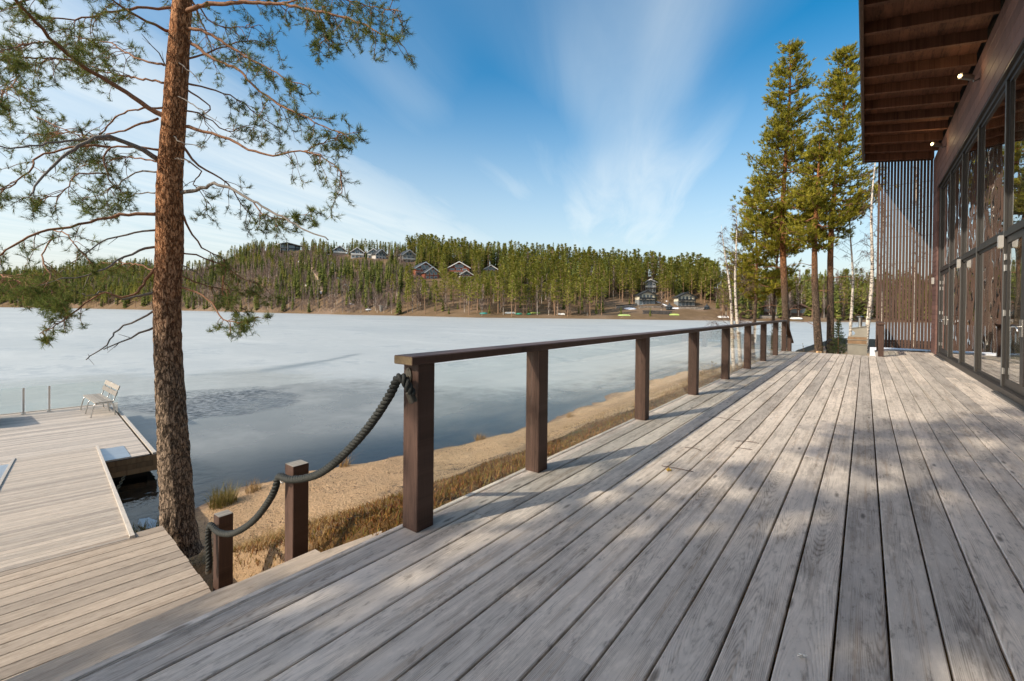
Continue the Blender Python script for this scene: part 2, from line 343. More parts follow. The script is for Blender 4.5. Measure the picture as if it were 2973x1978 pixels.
def ground_h(x, y):
    x = np.atleast_1d(np.asarray(x, float)); y = np.atleast_1d(np.asarray(y, float))
    d = poly_sd(np.stack([x, y], 1), LAND) + (vnoise(x, y, .9, 1) - .5) * .5 + (vnoise(x, y, .35, 2) - .5) * .5
    top = np.interp(y, [-20, 1, 1.6, 14, 17.5, 24, 30], [-.3, -.3, -.13, -.13, -.45, -.95, -1.2])
    hgt = np.interp(d, [-14, -6, -2, 0, .5, 2, 4, 5.6, 7.1, 8.2], [-4.6, -3.9, -3.05, -2.6, -2.47, -2.2, -1.75, -1.15, -.35, 0])
    hgt = np.where(d > 5.6, np.interp(d, [5.6, 7.1, 8.5], [0, .75, 1.]) * (top + 1.15) - 1.15, hgt)
    hgt = np.maximum(hgt, top + .11 * np.exp(-((y - 2.4) / 1.5) ** 2) - .44 * np.maximum(0, -2.2 - x) - 1.1 * np.maximum(0, -2.7 - x) * np.clip((2.1 - y) / .4, 0, 1) - .35 * np.clip(1.95 - y, 0, 1.5) - 3 * np.clip(.6 - y, 0, .5))
    # the bank drops away sooner where the stairs and the landing stand
    hgt = hgt - .38 * np.exp(-((y + .5) / 1.5) ** 2) * np.clip((-2.6 - x) / .8, 0, 1) * np.clip((x + 8) / 1.5, 0, 1)
    hgt = hgt + (vnoise(x, y, 2.2, 3) - .5) * .07 + (vnoise(x, y, 6, 4) - .5) * .03
    return hgt, d
gx = np.concatenate([np.arange(-34, -12, .8), np.arange(-12, -2, .16), np.arange(-2, 6, .5), np.arange(6, 60, 6)])
gy = np.concatenate([np.arange(-50, -2, 2.), np.arange(-2, 18, .18), np.arange(18, 40, .4), np.arange(40, 56, 2.)])
GX, GY = np.meshgrid(gx, gy); hz, dd = ground_h(GX.ravel(), GY.ravel())
nx, ny = len(gx), len(gy); ii = np.arange(nx * ny).reshape(ny, nx)
quads = np.stack([ii[:-1, :-1], ii[:-1, 1:], ii[1:, 1:], ii[1:, :-1]], -1).reshape(-1, 4)
def mat_ground():
    m, g, b = new_mat('sandy_bank'); p = g.n('NewGeometry').outputs['Position']; x, y, z = g.xyz(p)[:3]; inl = g.n('Attribute', attribute_name='inland').outputs['Fac']
    n1 = g.noise(p, .8, 4, .6); n2 = g.noise(p, 5, 5, .65); n3 = g.noise(p, 26, 4, .7); n4 = g.noise(p, 90, 2, .6)
    sand = g.mix(n2, (.52, .33, .18), (.72, .51, .31)); sand = g.mix(g.m('MULTIPLY', g.rng(n3, .52, .68), .85), sand, (.16, .095, .05))
    sand = g.mix(g.rng(n4, .62, .78), sand, (.52, .43, .33))
    wet = g.mix(n2, (.21, .14, .095), (.30, .205, .14)); mud = g.mix(n1, (.018, .022, .022), (.035, .036, .03))
    lit = g.mix(n3, (.07, .038, .018), (.30, .17, .06)); lit = g.mix(g.rng(n2, .5, .7), lit, (.36, .24, .095)); lit = g.mix(g.rng(n1, .55, .75), lit, (.10, .10, .025))
    e = g.m('ADD', inl, g.m('MULTIPLY', g.m('SUBTRACT', n1, .5), 2.2)); e2 = g.m('ADD', inl, g.m('MULTIPLY', g.m('SUBTRACT', n2, .5), .7))
    c = g.mix(g.rng(e2, -.1, .45), wet, sand); c = g.mix(g.rng(e, 4.5, 5.4), c, lit); c = g.mix(g.rng(e, -1.6, -6.), c, mud)
    g.put(b.inputs['Base Color'], c); b.inputs['Roughness'].default_value = .9; b.inputs['Specular IOR Level'].default_value = .1
    h = g.m('ADD', n2, g.m('ADD', g.m('MULTIPLY', n3, .8), g.m('MULTIPLY', n4, .3))); g.put(b.inputs['Normal'], g.n('Bump', ins={'Strength': 1., 'Distance': .09, 'Height': h}))
    return m
M['ground'] = mat_ground()
go = link('ground', np_mesh('ground', np.stack([GX.ravel(), GY.ravel(), hz], 1), quads, M['ground'], {'inland': dd}))
tag(go, 'sandy lake bank sloping from the terrace down to the water', 'ground', kind='structure')
for p in go.data.polygons: p.use_smooth = True
def gh(x, y): return float(ground_h(x, y)[0][0])

# ---------------------------------------------------------------- the lake: white ice, thin clear ice, open water
WHITE = [(-34, -8), (-32.5, 2.6), (-33, 3.9), (-32, 5.7), (-29.8, 8), (-28.8, 8.9), (-28.8, 11.1), (-27.6, 12.3), (-24.3, 12.7), (-21.8, 12.9), (-18, 14.3), (-16.4, 15.4), (-13.8, 16.3), (-12.2, 18.6), (-11.2, 23.5), (-11, 35), (-7, 42), (4, 46), (60, 58), (700, 500), (300, 1500), (-1500, 1500), (-1500, -500)]
RIP = [(-22.6, 4.4), (-18.3, 5.5), (-17.4, 7.2), (-17.9, 9.0), (-19.2, 10.3), (-21.9, 10.6), (-23.6, 9.2), (-23.9, 7.3), (-24.6, 5.6)]
lx = np.concatenate([[-1600, -1200, -900, -650, -480, -360, -270, -200, -150, -115, -90, -72, -60, -52], np.arange(-46, -7, .3), np.arange(-7, 10, 1.5), [12, 20, 35, 60, 120, 250, 500]])
ly = np.concatenate([[-400, -200, -100, -50, -30, -18, -10], np.arange(-6, 36, .3), np.arange(36, 60, 2), [64, 75, 90, 110, 140, 180, 240, 320, 450, 700, 1100, 1600]])
LX, LY = np.meshgrid(lx, ly); P2 = np.stack([LX.ravel(), LY.ravel()], 1)
sw = poly_sd(P2, WHITE) + (vnoise(P2[:, 0], P2[:, 1], .5, 7) - .5) * 2.2 + (vnoise(P2[:, 0], P2[:, 1], 1.6, 8) - .5) * .8
soft = np.interp(P2[:, 1], [8, 12, 18], [2.6, 4.5, 8.])
white = np.clip(sw / soft + np.interp(P2[:, 1], [9, 13, 18], [.2, .42, .55]), 0, 1)
rip = np.clip((poly_sd(P2, RIP) + (vnoise(P2[:, 0], P2[:, 1], 1.3, 9) - .5) * .9) / .35 + .5, 0, 1)
hole = np.clip((1.6 - np.hypot((P2[:, 0] + 11.5) / 2.6, (P2[:, 1] - 2.2) / 1.6)) / .25, 0, 1)
crk = np.zeros(len(P2)); CR = [(-29.2, 9.6), (-28.7, 10.7), (-27.9, 12.3), (-29.4, 15.4), (-30.3, 18.1), (-33, 22.5)]
for (a, b, w0) in [(CR[i], CR[i + 1], [.5, .8, .75, .55, .3][i]) for i in range(5)]:
    a = np.array(a); b = np.array(b); ab = b - a; t = np.clip(((P2 - a) @ ab) / (ab @ ab), 0, 1); d = np.hypot(*(P2 - a - t[:, None] * ab).T) + (vnoise(P2[:, 0], P2[:, 1], 1.5, 3) - .5) * .4; crk = np.maximum(crk, np.exp(-(d / w0) ** 2))
rip = np.clip(rip * (.35 + 1.1 * vnoise(P2[:, 0], P2[:, 1], .7, 14)), 0, 1)
nx, ny = len(lx), len(ly); ii = np.arange(nx * ny).reshape(ny, nx)
quads = np.stack([ii[:-1, :-1], ii[:-1, 1:], ii[1:, 1:], ii[1:, :-1]], -1).reshape(-1, 4)
def mat_lake():
    m, g, b = new_mat('spring_lake_ice'); nt = g.nt; p = g.n('NewGeometry').outputs['Position']
    A = lambda k: g.n('Attribute', attribute_name=k).outputs['Fac']
    wh, op, ck, fro = A('white'), A('open'), A('crack'), A('frost'); n0 = g.noise(p, .035, 5, .6); n1 = g.noise(p, .22, 5, .62); n2 = g.noise(p, 1.3, 5, .65, .4); n3 = g.noise(p, 6, 3, .6)
    x, y, z = g.xyz(p)[:3]; nst = g.noise(g.comb(g.m('MULTIPLY', x, .03), g.m('MULTIPLY', y, .16), 0), 1, 4, .6)
    # open and thinly frozen water: see-through to the bed, mirror at grazing angles
    rp = g.n('Bump', ins={'Strength': g.m('ADD', .05, g.m('ADD', g.m('MULTIPLY', op, .12), g.m('MULTIPLY', fro, .8))), 'Distance': .06, 'Height': g.noise(p, 4.2, 3, .55, .5)})
    fr = g.n('Fresnel', ins={'IOR': 1.33}); nt.links.new(rp.outputs[0], fr.inputs['Normal'])
    gl = g.n('BsdfGlossy', ins={'Color': (1, 1, 1), 'Roughness': g.m('ADD', g.m('SUBTRACT', .16, g.m('MULTIPLY', op, .13)), g.m('MULTIPLY', fro, .22))}); nt.links.new(rp.outputs[0], gl.inputs['Normal'])
    tr = g.n('BsdfTransparent', ins={'Color': (.66, .67, .64)}); ws = g.n('MixShader'); nt.links.new(fr.outputs[0], ws.inputs[0]); nt.links.new(tr.outputs[0], ws.inputs[1]); nt.links.new(gl.outputs[0], ws.inputs[2])
    thin = g.n('BsdfDiffuse', ins={'Color': g.mix(fro, g.mix(n2, (.23, .255, .26), (.42, .44, .435)), g.mix(g.rng(n3, .35, .65), (.05, .06, .065), (.30, .32, .32)))})
    tf = g.m('MULTIPLY', g.m('MULTIPLY', g.m('SUBTRACT', 1, op), g.rng(n1, .35, .65, .38, .68)), g.rng(A('deep'), .4, 5., .0, 1.)); tf = g.m('MAXIMUM', tf, g.m('MULTIPLY', fro, .55))
    w2 = g.n('MixShader'); g.put(w2.inputs[0], tf); nt.links.new(ws.outputs[0], w2.inputs[1]); nt.links.new(thin.outputs[0], w2.inputs[2])
    col = g.mix(g.rng(n1, .35, .7), (.44, .46, .445), (.54, .555, .53)); col = g.mix(g.m('MULTIPLY', g.rng(n2, .45, .75), .45), col, (.40, .43, .425)); col = g.mix(g.m('MULTIPLY', g.rng(nst, .5, .72), .5), col, (.64, .65, .62))
    col = g.mix(g.m('MULTIPLY', g.rng(n0, .46, .66), .5), col, (.36, .39, .39)); col = g.mix(g.m('MULTIPLY', g.m('MULTIPLY', g.rng(n1, .48, .66), g.rng(n2, .35, .6)), .65), col, (.27, .31, .325)); col = g.mix(g.m('MULTIPLY', g.rng(n3, .6, .75), .25), col, (.75, .8, .82))
    col = g.mix(g.m('MULTIPLY', ck, .8), col, (.16, .19, .20))
    g.put(b.inputs['Base Color'], col); b.inputs['Roughness'].default_value = .42; b.inputs['Specular IOR Level'].default_value = .35
    g.put(b.inputs['Normal'], g.n('Bump', ins={'Strength': .35, 'Distance': .04, 'Height': g.m('ADD', n2, n3)}))
    f = g.m('ADD', wh, g.m('MULTIPLY', g.m('SUBTRACT', n2, .5), g.m('MULTIPLY', g.m('MULTIPLY', wh, g.m('SUBTRACT', 1, wh)), 3.2)), clamp=True)
    mx = g.n('MixShader'); g.put(mx.inputs[0], g.rng(f, .0, 1., 0., .97)); nt.links.new(w2.outputs[0], mx.inputs[1]); nt.links.new(b.outputs[0], mx.inputs[2])
    out = [n for n in nt.nodes if n.bl_idname == 'ShaderNodeOutputMaterial'][0]; nt.links.new(mx.outputs[0], out.inputs[0]); return m
M['lake'] = mat_lake()
deep = np.maximum(0, -poly_sd(P2, LAND))
lo = link('lake', np_mesh('lake', np.concatenate([P2, np.full((len(P2), 1), LAKE)], 1), quads, M['lake'], {'white': white, 'open': hole, 'frost': rip, 'crack': crk, 'deep': deep}))
tag(lo, 'half frozen lake with white ice, thin grey ice and open water', 'lake', kind='structure')

# ---------------------------------------------------------------- the far shore and its hills (surveyed by bearing and range)
S_PX = [-900, -400, 0, 200, 400, 757, 1000, 1387, 1892, 2371, 2700, 3200, 3800]; S_R = [800, 750, 660, 570, 462, 303, 240, 188, 190, 211, 248, 290, 300]
K_PX = [-900, 0, 250, 440, 570, 656, 757, 883, 960, 1135, 1261, 1324, 1450, 1640, 1766, 1892, 2018, 2081, 2144, 2308, 2522, 2700, 3800]
K_Y = [800, 792, 765, 760, 748, 722, 706, 703, 706, 708, 712, 714, 722, 733, 745, 756, 766, 777, 789, 793, 793, 800, 800]
D_PX = [-900, 0, 440, 570, 757, 1261, 1640, 2018, 2144, 2522, 3800]; D_R = [120, 120, 130, 150, 170, 170, 150, 120, 75, 60, 60]
def bearing(px):
    d = ray(px, 900 + (px - CXP) * .0105); h = math.hypot(d.x, d.y); return d.x / h, d.y / h
def hill(px, t):
    """point on the far land, t metres behind the shoreline on the bearing px"""
    r0 = np.interp(px, S_PX, S_R); Rr = np.interp(px, D_PX, D_R); bx, by = bearing(px)
    d = ray(px, np.interp(px, K_PX, K_Y)); top = EYE + (r0 + Rr) * d.z / math.hypot(d.x, d.y) - np.interp(px, [600, 740, 1250, 1400], [11.5, 7.0, 8.0, 11.5]); top = max(top, 2.0)
    s = min(1, max(0, (t - 4) / (Rr - 4))); e = np.interp(px, [500, 700, 1150, 1400, 1900, 2100], [.9, .85, .85, 1.15, 1.25, 1.])
    z = LAKE - .4 + 1.5 * min(1, max(0, (t + 2) / 6)) + (top + 1.5) * s ** e
    if t > Rr: z = LAKE + 1.1 + (top + 1.5) - (t - Rr) * .05
    z += (float(vnoise(px * .02, t * .06, 1, 4)) - .5) * min(4, .1 + t * .03)
    return Vector((bx * (r0 + t), by * (r0 + t), z))
def project(p):
    q = Vector(p) - Vector((0, 0, EYE)); w = q.dot(fw); return CXP + q.dot(rt) / w * FPX, CYP - q.dot(upv) / w * FPX
def hill_at(px, py):
    t = 1.0
    while t < 230:
        p = hill(px, t)
        if project(p)[1] <= py: return p, t
        t += 1.0
    t = float(np.interp(px, D_PX, D_R)) - 4; return hill(px, t), t
hp = np.arange(-900, 3801, 20); ht = np.concatenate([[-12, -4, -2, 0, 2, 4, 7], np.arange(11, 190, 7), [200, 240, 320]])
V = [tuple(hill(px, t)) for t in ht for px in hp]; nx, ny = len(hp), len(ht); ii = np.arange(nx * ny).reshape(ny, nx)
quads = np.stack([ii[:-1, :-1], ii[:-1, 1:], ii[1:, 1:], ii[1:, :-1]], -1).reshape(-1, 4)
def mat_hill():
    m, g, b = new_mat('brown_spring_hillside'); p = g.n('NewGeometry').outputs['Position']
    n1 = g.noise(p, .03, 4, .6); n2 = g.noise(p, .25, 5, .65); n3 = g.noise(p, 1.2, 3, .6)
    c = g.mix(n2, (.10, .07, .042), (.23, .155, .09)); c = g.mix(g.m('MULTIPLY', g.rng(n1, .45, .65), .6), c, (.26, .19, .14)); c = g.mix(g.rng(n3, .55, .75), c, (.10, .085, .035)); c = g.mix(g.m('MULTIPLY', g.rng(n2, .6, .75), .6), c, (.33, .23, .13))
    g.put(b.inputs['Base Color'], c); b.inputs['Roughness'].default_value = .95; b.inputs['Specular IOR Level'].default_value = .05; return m
M['hill'] = mat_hill()
ho = link('hillside', np_mesh('hillside', V, quads, M['hill'])); tag(ho, 'brown hillside rising behind the far shore of the lake', 'hillside', kind='structure')
for p in ho.data.polygons: p.use_smooth = True

# ---------------------------------------------------------------- the terrace
PIT = .1648; SEAM0 = -.0773 - 12 * PIT                      # plank pitch and first seam
deck = thing('terrace', 'wide weathered grey plank terrace along the glazed house', 'terrace', (-.2, 8, 0))
_pl = {}
def plank(parent, mats, w, L, th, c, pos, rz=0, name='plank', tilt=None):
    """one board, centre at pos, running along its local y"""
    key = (round(w, 4), round(L, 3), th, mats.name)
    if key not in _pl: _pl[key] = MB().cbox(-w / 2, w / 2, -L / 2, L / 2, -th, 0, c).mesh('plank', mats)
    o = link(name, _pl[key], parent); base = Vector(parent['_o'])
    o.location = Vector(pos) - base; o.rotation_euler = (tilt or 0, 0, rz); return o
rnd.seed(4)
for i in range(23):
    x0 = SEAM0 + i * PIT; xc = x0 + PIT / 2; y0, y1 = -3.0, (16.72 if xc < .3 else 19.35)
    if i == 12: cuts = [3.66, 9.1]
    elif i == 7: cuts = [1.45, 6.3, 11.6]
    elif i == 14: cuts = [5.9, 11.0]
    else:
        a = rnd.uniform(-1.5, 3.2) if i in (1, 9, 19) else rnd.uniform(4.6, 8.5); cuts = [a, a + rnd.uniform(4.2, 5.4)]
    ys = [y0] + cuts + [y1]
    for a, b in zip(ys[:-1], ys[1:]):
        plank(deck, M['deck'], PIT - .0082 - rnd.uniform(0, .0015), round(b - a - .003, 2), .028, .004, (xc, (a + b) / 2, rnd.uniform(-.0012, .0008)))
for a, b in ((-3.0, 4.2), (4.2, 9.6), (9.6, 16.72)): plank(deck, M['deck'], .04, round(b - a - .003, 2), .15, .006, (SEAM0 - .027, (a + b) / 2, -.002), name='rim_board')
for k in range(34):
    y = -2.8 + k * .6; e = 1.7; s = SEAM0 if y < 16.6 else .25
    if y < 19.2: MB().box(s + .01, e, y - .024, y + .024, -.22, -.032).build('joist', M['side'], deck)
def gap_litter():
    mb = MB()
    for k in range(420):
        i = rnd.randrange(1, 23); y = rnd.uniform(.9, 12); x = SEAM0 + i * PIT + rnd.uniform(-.003, .003); a = rnd.uniform(-.25, .25); L = rnd.uniform(.01, .035); z = rnd.uniform(-.012, .002)
        mb.add([(x - .002, y, z), (x + .002, y, z), (x + math.sin(a) * L, y + L, z + .002)], [(0, 1, 2)])
    return mb
o = gap_litter().build('needle_litter', simple('brown_needle_litter', (.16, .085, .035), .9, 0, .4, 30), deck); o['kind'] = 'stuff'
# fallen twigs and cones on the boards
def twig_obj(pts, r, name, label, cat, extra=()):
    mb = MB().tube(pts, r, 5)
    for e in extra: mb.tube(e, r * .6, 4)
    o = mb.build(name, M['twig']); tag(o, label, cat); return o
def tw(px, py, pts, r=.004, **k):
    p = at_z(px, py, .006); return [tuple(p + Vector(q)) for q in pts]
twig_obj(tw(2100, 1217, [(-.16, .0, .0), (-.05, .03, .006), (.06, .0, .004), (.17, .04, .0)]), .002, 'fallen_twig', 'long thin twig lying on the terrace beyond the third rail post', 'twig', [tw(2100, 1217, [(-.05, .03, .006), (.0, .10, .003)])])
twig_obj(tw(2168, 1283, [(-.09, -.03, 0), (0, 0, .005), (.1, .02, 0)]), .002, 'fallen_twig', 'forked dark twig lying mid terrace', 'twig', [tw(2168, 1283, [(0, 0, .005), (.07, .06, 0)])])
twig_obj(tw(2158, 1303, [(-.07, 0, 0), (.07, .02, 0)]), .0022, 'fallen_twig', 'short straight twig beside the forked one', 'twig')
twig_obj(tw(2015, 1304, [(-.08, .0, 0), (0, .02, .004), (.06, .0, 0)]), .0022, 'fallen_twig', 'small bent twig on a terrace board left of the forked one', 'twig')
twig_obj(tw(1965, 1362, [(-.12, 0, 0), (.0, .01, .003), (.12, .02, 0)]), .0025, 'fallen_twig', 'pale thin straw twig beside a yellow lichen scrap', 'twig')
def lichen(px, py, name, label, cat, col, s):
    p = at_z(px, py, .004); mb = MB()
    for k in range(9):
        a = rnd.uniform(0, 6.28); q = p + Vector((math.cos(a) * s * rnd.random(), math.sin(a) * s * rnd.random(), rnd.uniform(0, .01))); mb.tube([q, q + Vector((rnd.uniform(-s, s), rnd.uniform(-s, s), .004))], s * .25, 4)
    tag(mb.build(name, simple(name + '_tone', col, .8)), label, cat)
lichen(1941, 1366, 'lichen_scrap', 'yellow lichen scrap on the terrace boards', 'lichen', (.42, .28, .06), .022)
lichen(2328, 1908, 'bark_chip', 'small white chip lying on a near terrace board', 'chip', (.75, .73, .68), .011)

# ---------------------------------------------------------------- the railing
rail = thing('railing', 'dark brown timber railing with glass panes along the terrace edge', 'railing', (-2, 8, 0))
PX0, PX1 = -2.068, -1.945
PY = [1.705, 2.895, 5.02, 7.0, 8.98, 10.95, 12.9, 14.86, 16.6]
def brown_box(name, parent, x0, x1, y0, y1, z0, z1, mats=None, vertical=True, c=.004):
    """a timber whose grain runs along its length"""
    mats = mats or M['brown']; base = Vector(parent['_o'])
    if vertical:
        o = MB().cbox(-(x1 - x0) / 2, (x1 - x0) / 2, -(z1 - z0) / 2, (z1 - z0) / 2, -(y1 - y0) / 2, (y1 - y0) / 2, c).build(name, mats, parent)
        o.rotation_euler = (R(90), 0, 0)
    else: o = MB().cbox(-(x1 - x0) / 2, (x1 - x0) / 2, -(y1 - y0) / 2, (y1 - y0) / 2, -(z1 - z0) / 2, (z1 - z0) / 2, c).build(name, mats, parent)
    o.location = Vector(((x0 + x1) / 2, (y0 + y1) / 2, (z0 + z1) / 2)) - base; return o
for y in PY: brown_box('post', rail, PX0, PX1, y, y + .125, 0.001, .924)
for a, b in ((1.655, 6.2), (6.203, 11.9), (11.903, 16.78)): brown_box('handrail', rail, -2.088, -1.935, a, b, .926, .974, vertical=False, c=.006)
MB().box(-2.085, -1.938, 1.6535, 1.6548, .929, .971).build('handrail_end', M['brownend'], rail)
ends = [(PY[i] + .125, PY[i + 1]) for i in range(8)]
for a, b in ends: MB().box(-2.012, -2.004, a + .012, b - .012, .035, .905).build('glass_pane', M['pane'], rail)
# the handrail bends down beside the far steps
sl = MB().cbox(-.075, .075, -.95, .95, -.024, .024, .005).build('sloping_handrail', M['brown'], rail); sl.location = Vector((-2.012, 17.62, .56)) - Vector(rail['_o']); sl.rotation_euler = (R(-24), 0, 0)
brown_box('post', rail, PX0, PX1, 17.9, 18.02, -.62, .40)
MB().add([(-2.01, 16.8, .02), (-2.01, 17.85, -.45), (-2.01, 17.85, .42), (-2.01, 16.8, .88), (-2.002, 16.8, .02), (-2.002, 17.85, -.45), (-2.002, 17.85, .42), (-2.002, 16.8, .88)], [(0, 1, 2, 3), (7, 6, 5, 4), (0, 4, 5, 1), (3, 2, 6, 7)]).build('glass_pane', M['pane'], rail)
# brass-dark bracket for the rope, on the first post
mb = MB().cbox(-.026, .026, -.055, .055, -.003, .003, .001)
pl = MB(); n = 20
ring = [(math.cos(2 * math.pi * i / n) * .027, math.sin(2 * math.pi * i / n) * .05) for i in range(n)]
pl.prism([(-2.02 + u, .855 + w) for u, w in ring], 1.697, 1.7045, 'y')
brk = pl.build('rope_bracket', M['bronze'], rail)
t = MB().tube([(-2.02, 1.70, .85), (-2.02, 1.655, .85)], .009, 8)
for k in range(2): MB().tube([(-2.02 + .0, 1.6965, .855 + (-.038, .038)[k]), (-2.02, 1.694, .855 + (-.038, .038)[k])], .005, 6).build('screw', M['bronze'], brk, loc=(0, 0, 0))
t.build('bracket_stud', M['bronze'], brk, loc=(0, 0, 0))
# second, short rail at the far inner corner
rail2 = thing('corner_railing', 'short brown railing post with a flat cap at the far end of the terrace', 'railing', (.37, 17, 0))
for y in (16.6, 19.1): brown_box('post', rail2, .30, .425, y, y + .125, .001, .90)
brown_box('handrail', rail2, .285, .44, 16.56, 19.3, .902, .948, vertical=False)
MB().box(.358, .366, 16.74, 19.08, .04, .88).build('glass_pane', M['pane'], rail2)

# ---------------------------------------------------------------- stairs down to the landing
st = thing('stairs', 'weathered wooden stairs leading down from the terrace edge beside the rope', 'stairs', (-3.4, .6, -.6))
NR = 7; RISE = 1.3 / NR; RUN = .326
for k in range(1, NR):
    xa = -2.125 - (k - 1) * RUN - (.115 if k > 1 else 0); z = -k * RISE; rw = RUN + (.115 if k == 1 else 0)
    if k == 1:
        MB().prism([(-2.122, -2.25), (-2.33, -2.25), (-2.33, 2.05), (-2.122, 2.05)], z - .04, z, 'z').build('tread', M['landing'], st)
        MB().prism([(-2.336, -2.25), (-2.567, -2.25), (-2.567, .95), (-2.405, 2.05), (-2.336, 2.05)], z - .04, z, 'z').build('tread', M['landing'], st); continue
    for j in range(2): plank(st, M['landing'], rw / 2 - .006, 4.0 if k == 1 else 3.9, .04, .005, (xa - rw / 4 - j * rw / 2, -.25 if k == 1 else -.30, z), name='tread')
for y in (1.62, -2.2):
    MB().prism([(-2.13, -.25), (-2.13, -.6), (-4.1, -1.62), (-4.2, -1.42)], y - .02, y + .02, 'y').build('stringer', M['side'], st)

# ---------------------------------------------------------------- rope barrier
def rope_post(x, ztop, zfoot, label):
    o = thing('rope_post', label, 'post', (x - .06, 1.76, zfoot), 'posts that carry the rope')
    brown_box('shaft', o, x - .12, x, 1.70, 1.82, zfoot, ztop)
    c = MB().cbox(-.058, .058, -.058, .058, 0, .0025, .001).build('weathered_top', M['greytop'], o); c.location = Vector((x - .06, 1.76, ztop)) - Vector(o['_o'])
    e = MB().tube([(x - .06, 1.705, ztop - .085), (x - .06, 1.668, ztop - .085)], .006, 6)
    e.tube([(x - .06 + math.cos(a) * .028, 1.648 + 0.002, ztop - .085 + math.sin(a) * .028) for a in np.linspace(0, 6.283, 15)], .005, 6)
    e.build('eye_bolt', M['steel'], o); return o
rope_post(-3.275, .075, gh(-3.3, 1.76) - .1, 'taller brown rope post with a weathered grey top, nearer the railing')
rope_post(-4.575, -.66, gh(-4.6, 1.76) - .1, 'shorter brown rope post at the corner of the landing')
def smooth_path(pts, step):
    pts = [Vector(p) for p in pts]; out = []
    for i in range(len(pts) - 1):
        p0, p1, p2, p3 = pts[max(i - 1, 0)], pts[i], pts[i + 1], pts[min(i + 2, len(pts) - 1)]; n = max(2, int((p2 - p1).length / step))
        for k in range(n):
            t = k / n; out.append(.5 * ((2 * p1) + (p2 - p0) * t + (2 * p0 - 5 * p1 + 4 * p2 - p3) * t * t + (3 * p1 - p0 - 3 * p2 + p3) * t ** 3))
    out.append(pts[-1]); return out
RP = [(-1.945, 1.665, .765), (-1.962, 1.645, .82), (-1.995, 1.635, .858), (-2.035, 1.635, .845), (-2.09, 1.64, .77), (-2.2, 1.64, .64), (-2.33, 1.64, .51), (-2.47, 1.64, .39), (-2.64, 1.64, .26), (-2.82, 1.64, .15), (-3.02, 1.64, .07), (-3.2, 1.63, .025), (-3.33, 1.64, .012), (-3.385, 1.645, -.015), (-3.42, 1.64, -.10), (-3.52, 1.64, -.22), (-3.72, 1.64, -.4), (-3.95, 1.64, -.55), (-4.19, 1.64, -.665), (-4.42, 1.635, -.715), (-4.57, 1.64, -.705), (-4.63, 1.645, -.735), (-4.645, 1.64, -.83), (-4.63, 1.64, -.95), (-4.62, 1.64, -1.06), (-4.63, 1.64, -1.12)]
path = smooth_path(RP, .012); rp = thing('rope', 'thick black twisted rope slung from the railing through two posts', 'rope', (-3.3, 1.64, -.3))
tang = [(path[min(i + 1, len(path) - 1)] - path[max(i - 1, 0)]).normalized() for i in range(len(path))]; s_len = 0
strands = [[], [], []]; side = Vector((0, 1, 0)); RR = .0150
for i, p in enumerate(path):
    if i: s_len += (path[i] - path[i - 1]).length
    side = (side - tang[i] * side.dot(tang[i])).normalized(); w = tang[i].cross(side)
    for k in range(3):
        a = s_len / .095 * 6.283 + k * 2.0944; strands[k].append(p + side * (math.cos(a) * RR) + w * (math.sin(a) * RR))
for k in range(3): MB().tube(strands[k], .0126, 7).build('strand', M['rope'], rp, smooth=True)
def cap_tube(a, b, r, name): MB().tube([a, Vector(a).lerp(Vector(b), .08), Vector(a).lerp(Vector(b), .92), b], [r * .93, r, r, r * .93], 14).build(name, M['bronze'], rp, smooth=False)
cap_tube((-1.958, 1.655, .785), (-1.938, 1.668, .725), .024, 'end_cap'); cap_tube((-4.628, 1.64, -1.09), (-4.632, 1.64, -1.15), .024, 'end_cap')

# ---------------------------------------------------------------- landing, gangway and pontoon
def frame2(deg):
    a = R(deg); return Vector((-math.cos(a), math.sin(a), 0)), Vector((-math.sin(a), -math.cos(a), 0))      # outward, leftward
land = thing('landing', 'pale plank landing at the foot of the stairs beside the pine trunk', 'landing', (-5.5, .3, -1.3))
e1, e2 = frame2(4.6); C0 = Vector((-4.18, 1.615, -1.3)); rz = math.atan2(-e2.x, e2.y) ; NL = 14; LP = 2.24 / NL
for k in range(NL):
    L = 5.2; c = C0 + e1 * (LP * (k + .5)) + e2 * (L / 2 + rnd.uniform(-.004, .004)); plank(land, M['landing'], LP - .009, L, .03, .003, c + Vector((0, 0, rnd.uniform(-.001, .001))), rz)
for s in (.08, 1.9, 3.8, 5.1):
    a = C0 + e2 * s; mb = MB(); ax = [a + e1 * .02, a + e1 * 1.9]
    vs_ = []
    for p in ax:
        for dz in (-.18, -.034):
            for q in (-.03, .03): vs_.append(p + e2 * q + Vector((0, 0, dz)))
    mb.add(vs_, [(0, 1, 3, 2), (4, 6, 7, 5), (0, 4, 5, 1), (2, 3, 7, 6), (0, 2, 6, 4), (1, 5, 7, 3)]).build('bearer', M['side'], land)
for s, u in ((.12, .25), (.12, 1.75), (4.9, .25), (4.9, 1.75)):
    p = C0 + e1 * u + e2 * s; MB().tube([p + Vector((0, 0, -1.6)), p + Vector((0, 0, -.185))], .05, 8).build('leg', M['side'], land)
gang = thing('gangway', 'ribbed plank gangway sloping from the landing down to the pontoon', 'gangway', (-10, 1.5, -1.7))
g0 = Vector((-6.30, 1.52, -1.294)); g1 = Vector((-14.03, 2.70, -2.045)); ed = (g1 - g0); GL = ed.length; e1g = ed.normalized(); e2g = Vector((-math.sin(math.atan2(ed.y, -ed.x)), -math.cos(math.atan2(ed.y, -ed.x)), 0)); GW = 1.36
rzg = math.atan2(-e2g.x, e2g.y); NG = 66; GP = GL / NG; slope = math.asin(-e1g.z)
_gm = MB().cbox(-GP / 2 + .0045, GP / 2 - .0045, -(GW - .1) / 2, (GW - .1) / 2, -.028, 0, .003).mesh('plank', M['ribbed'])
rotg = Matrix((e1g, e2g, e1g.cross(e2g))).transposed().to_4x4()
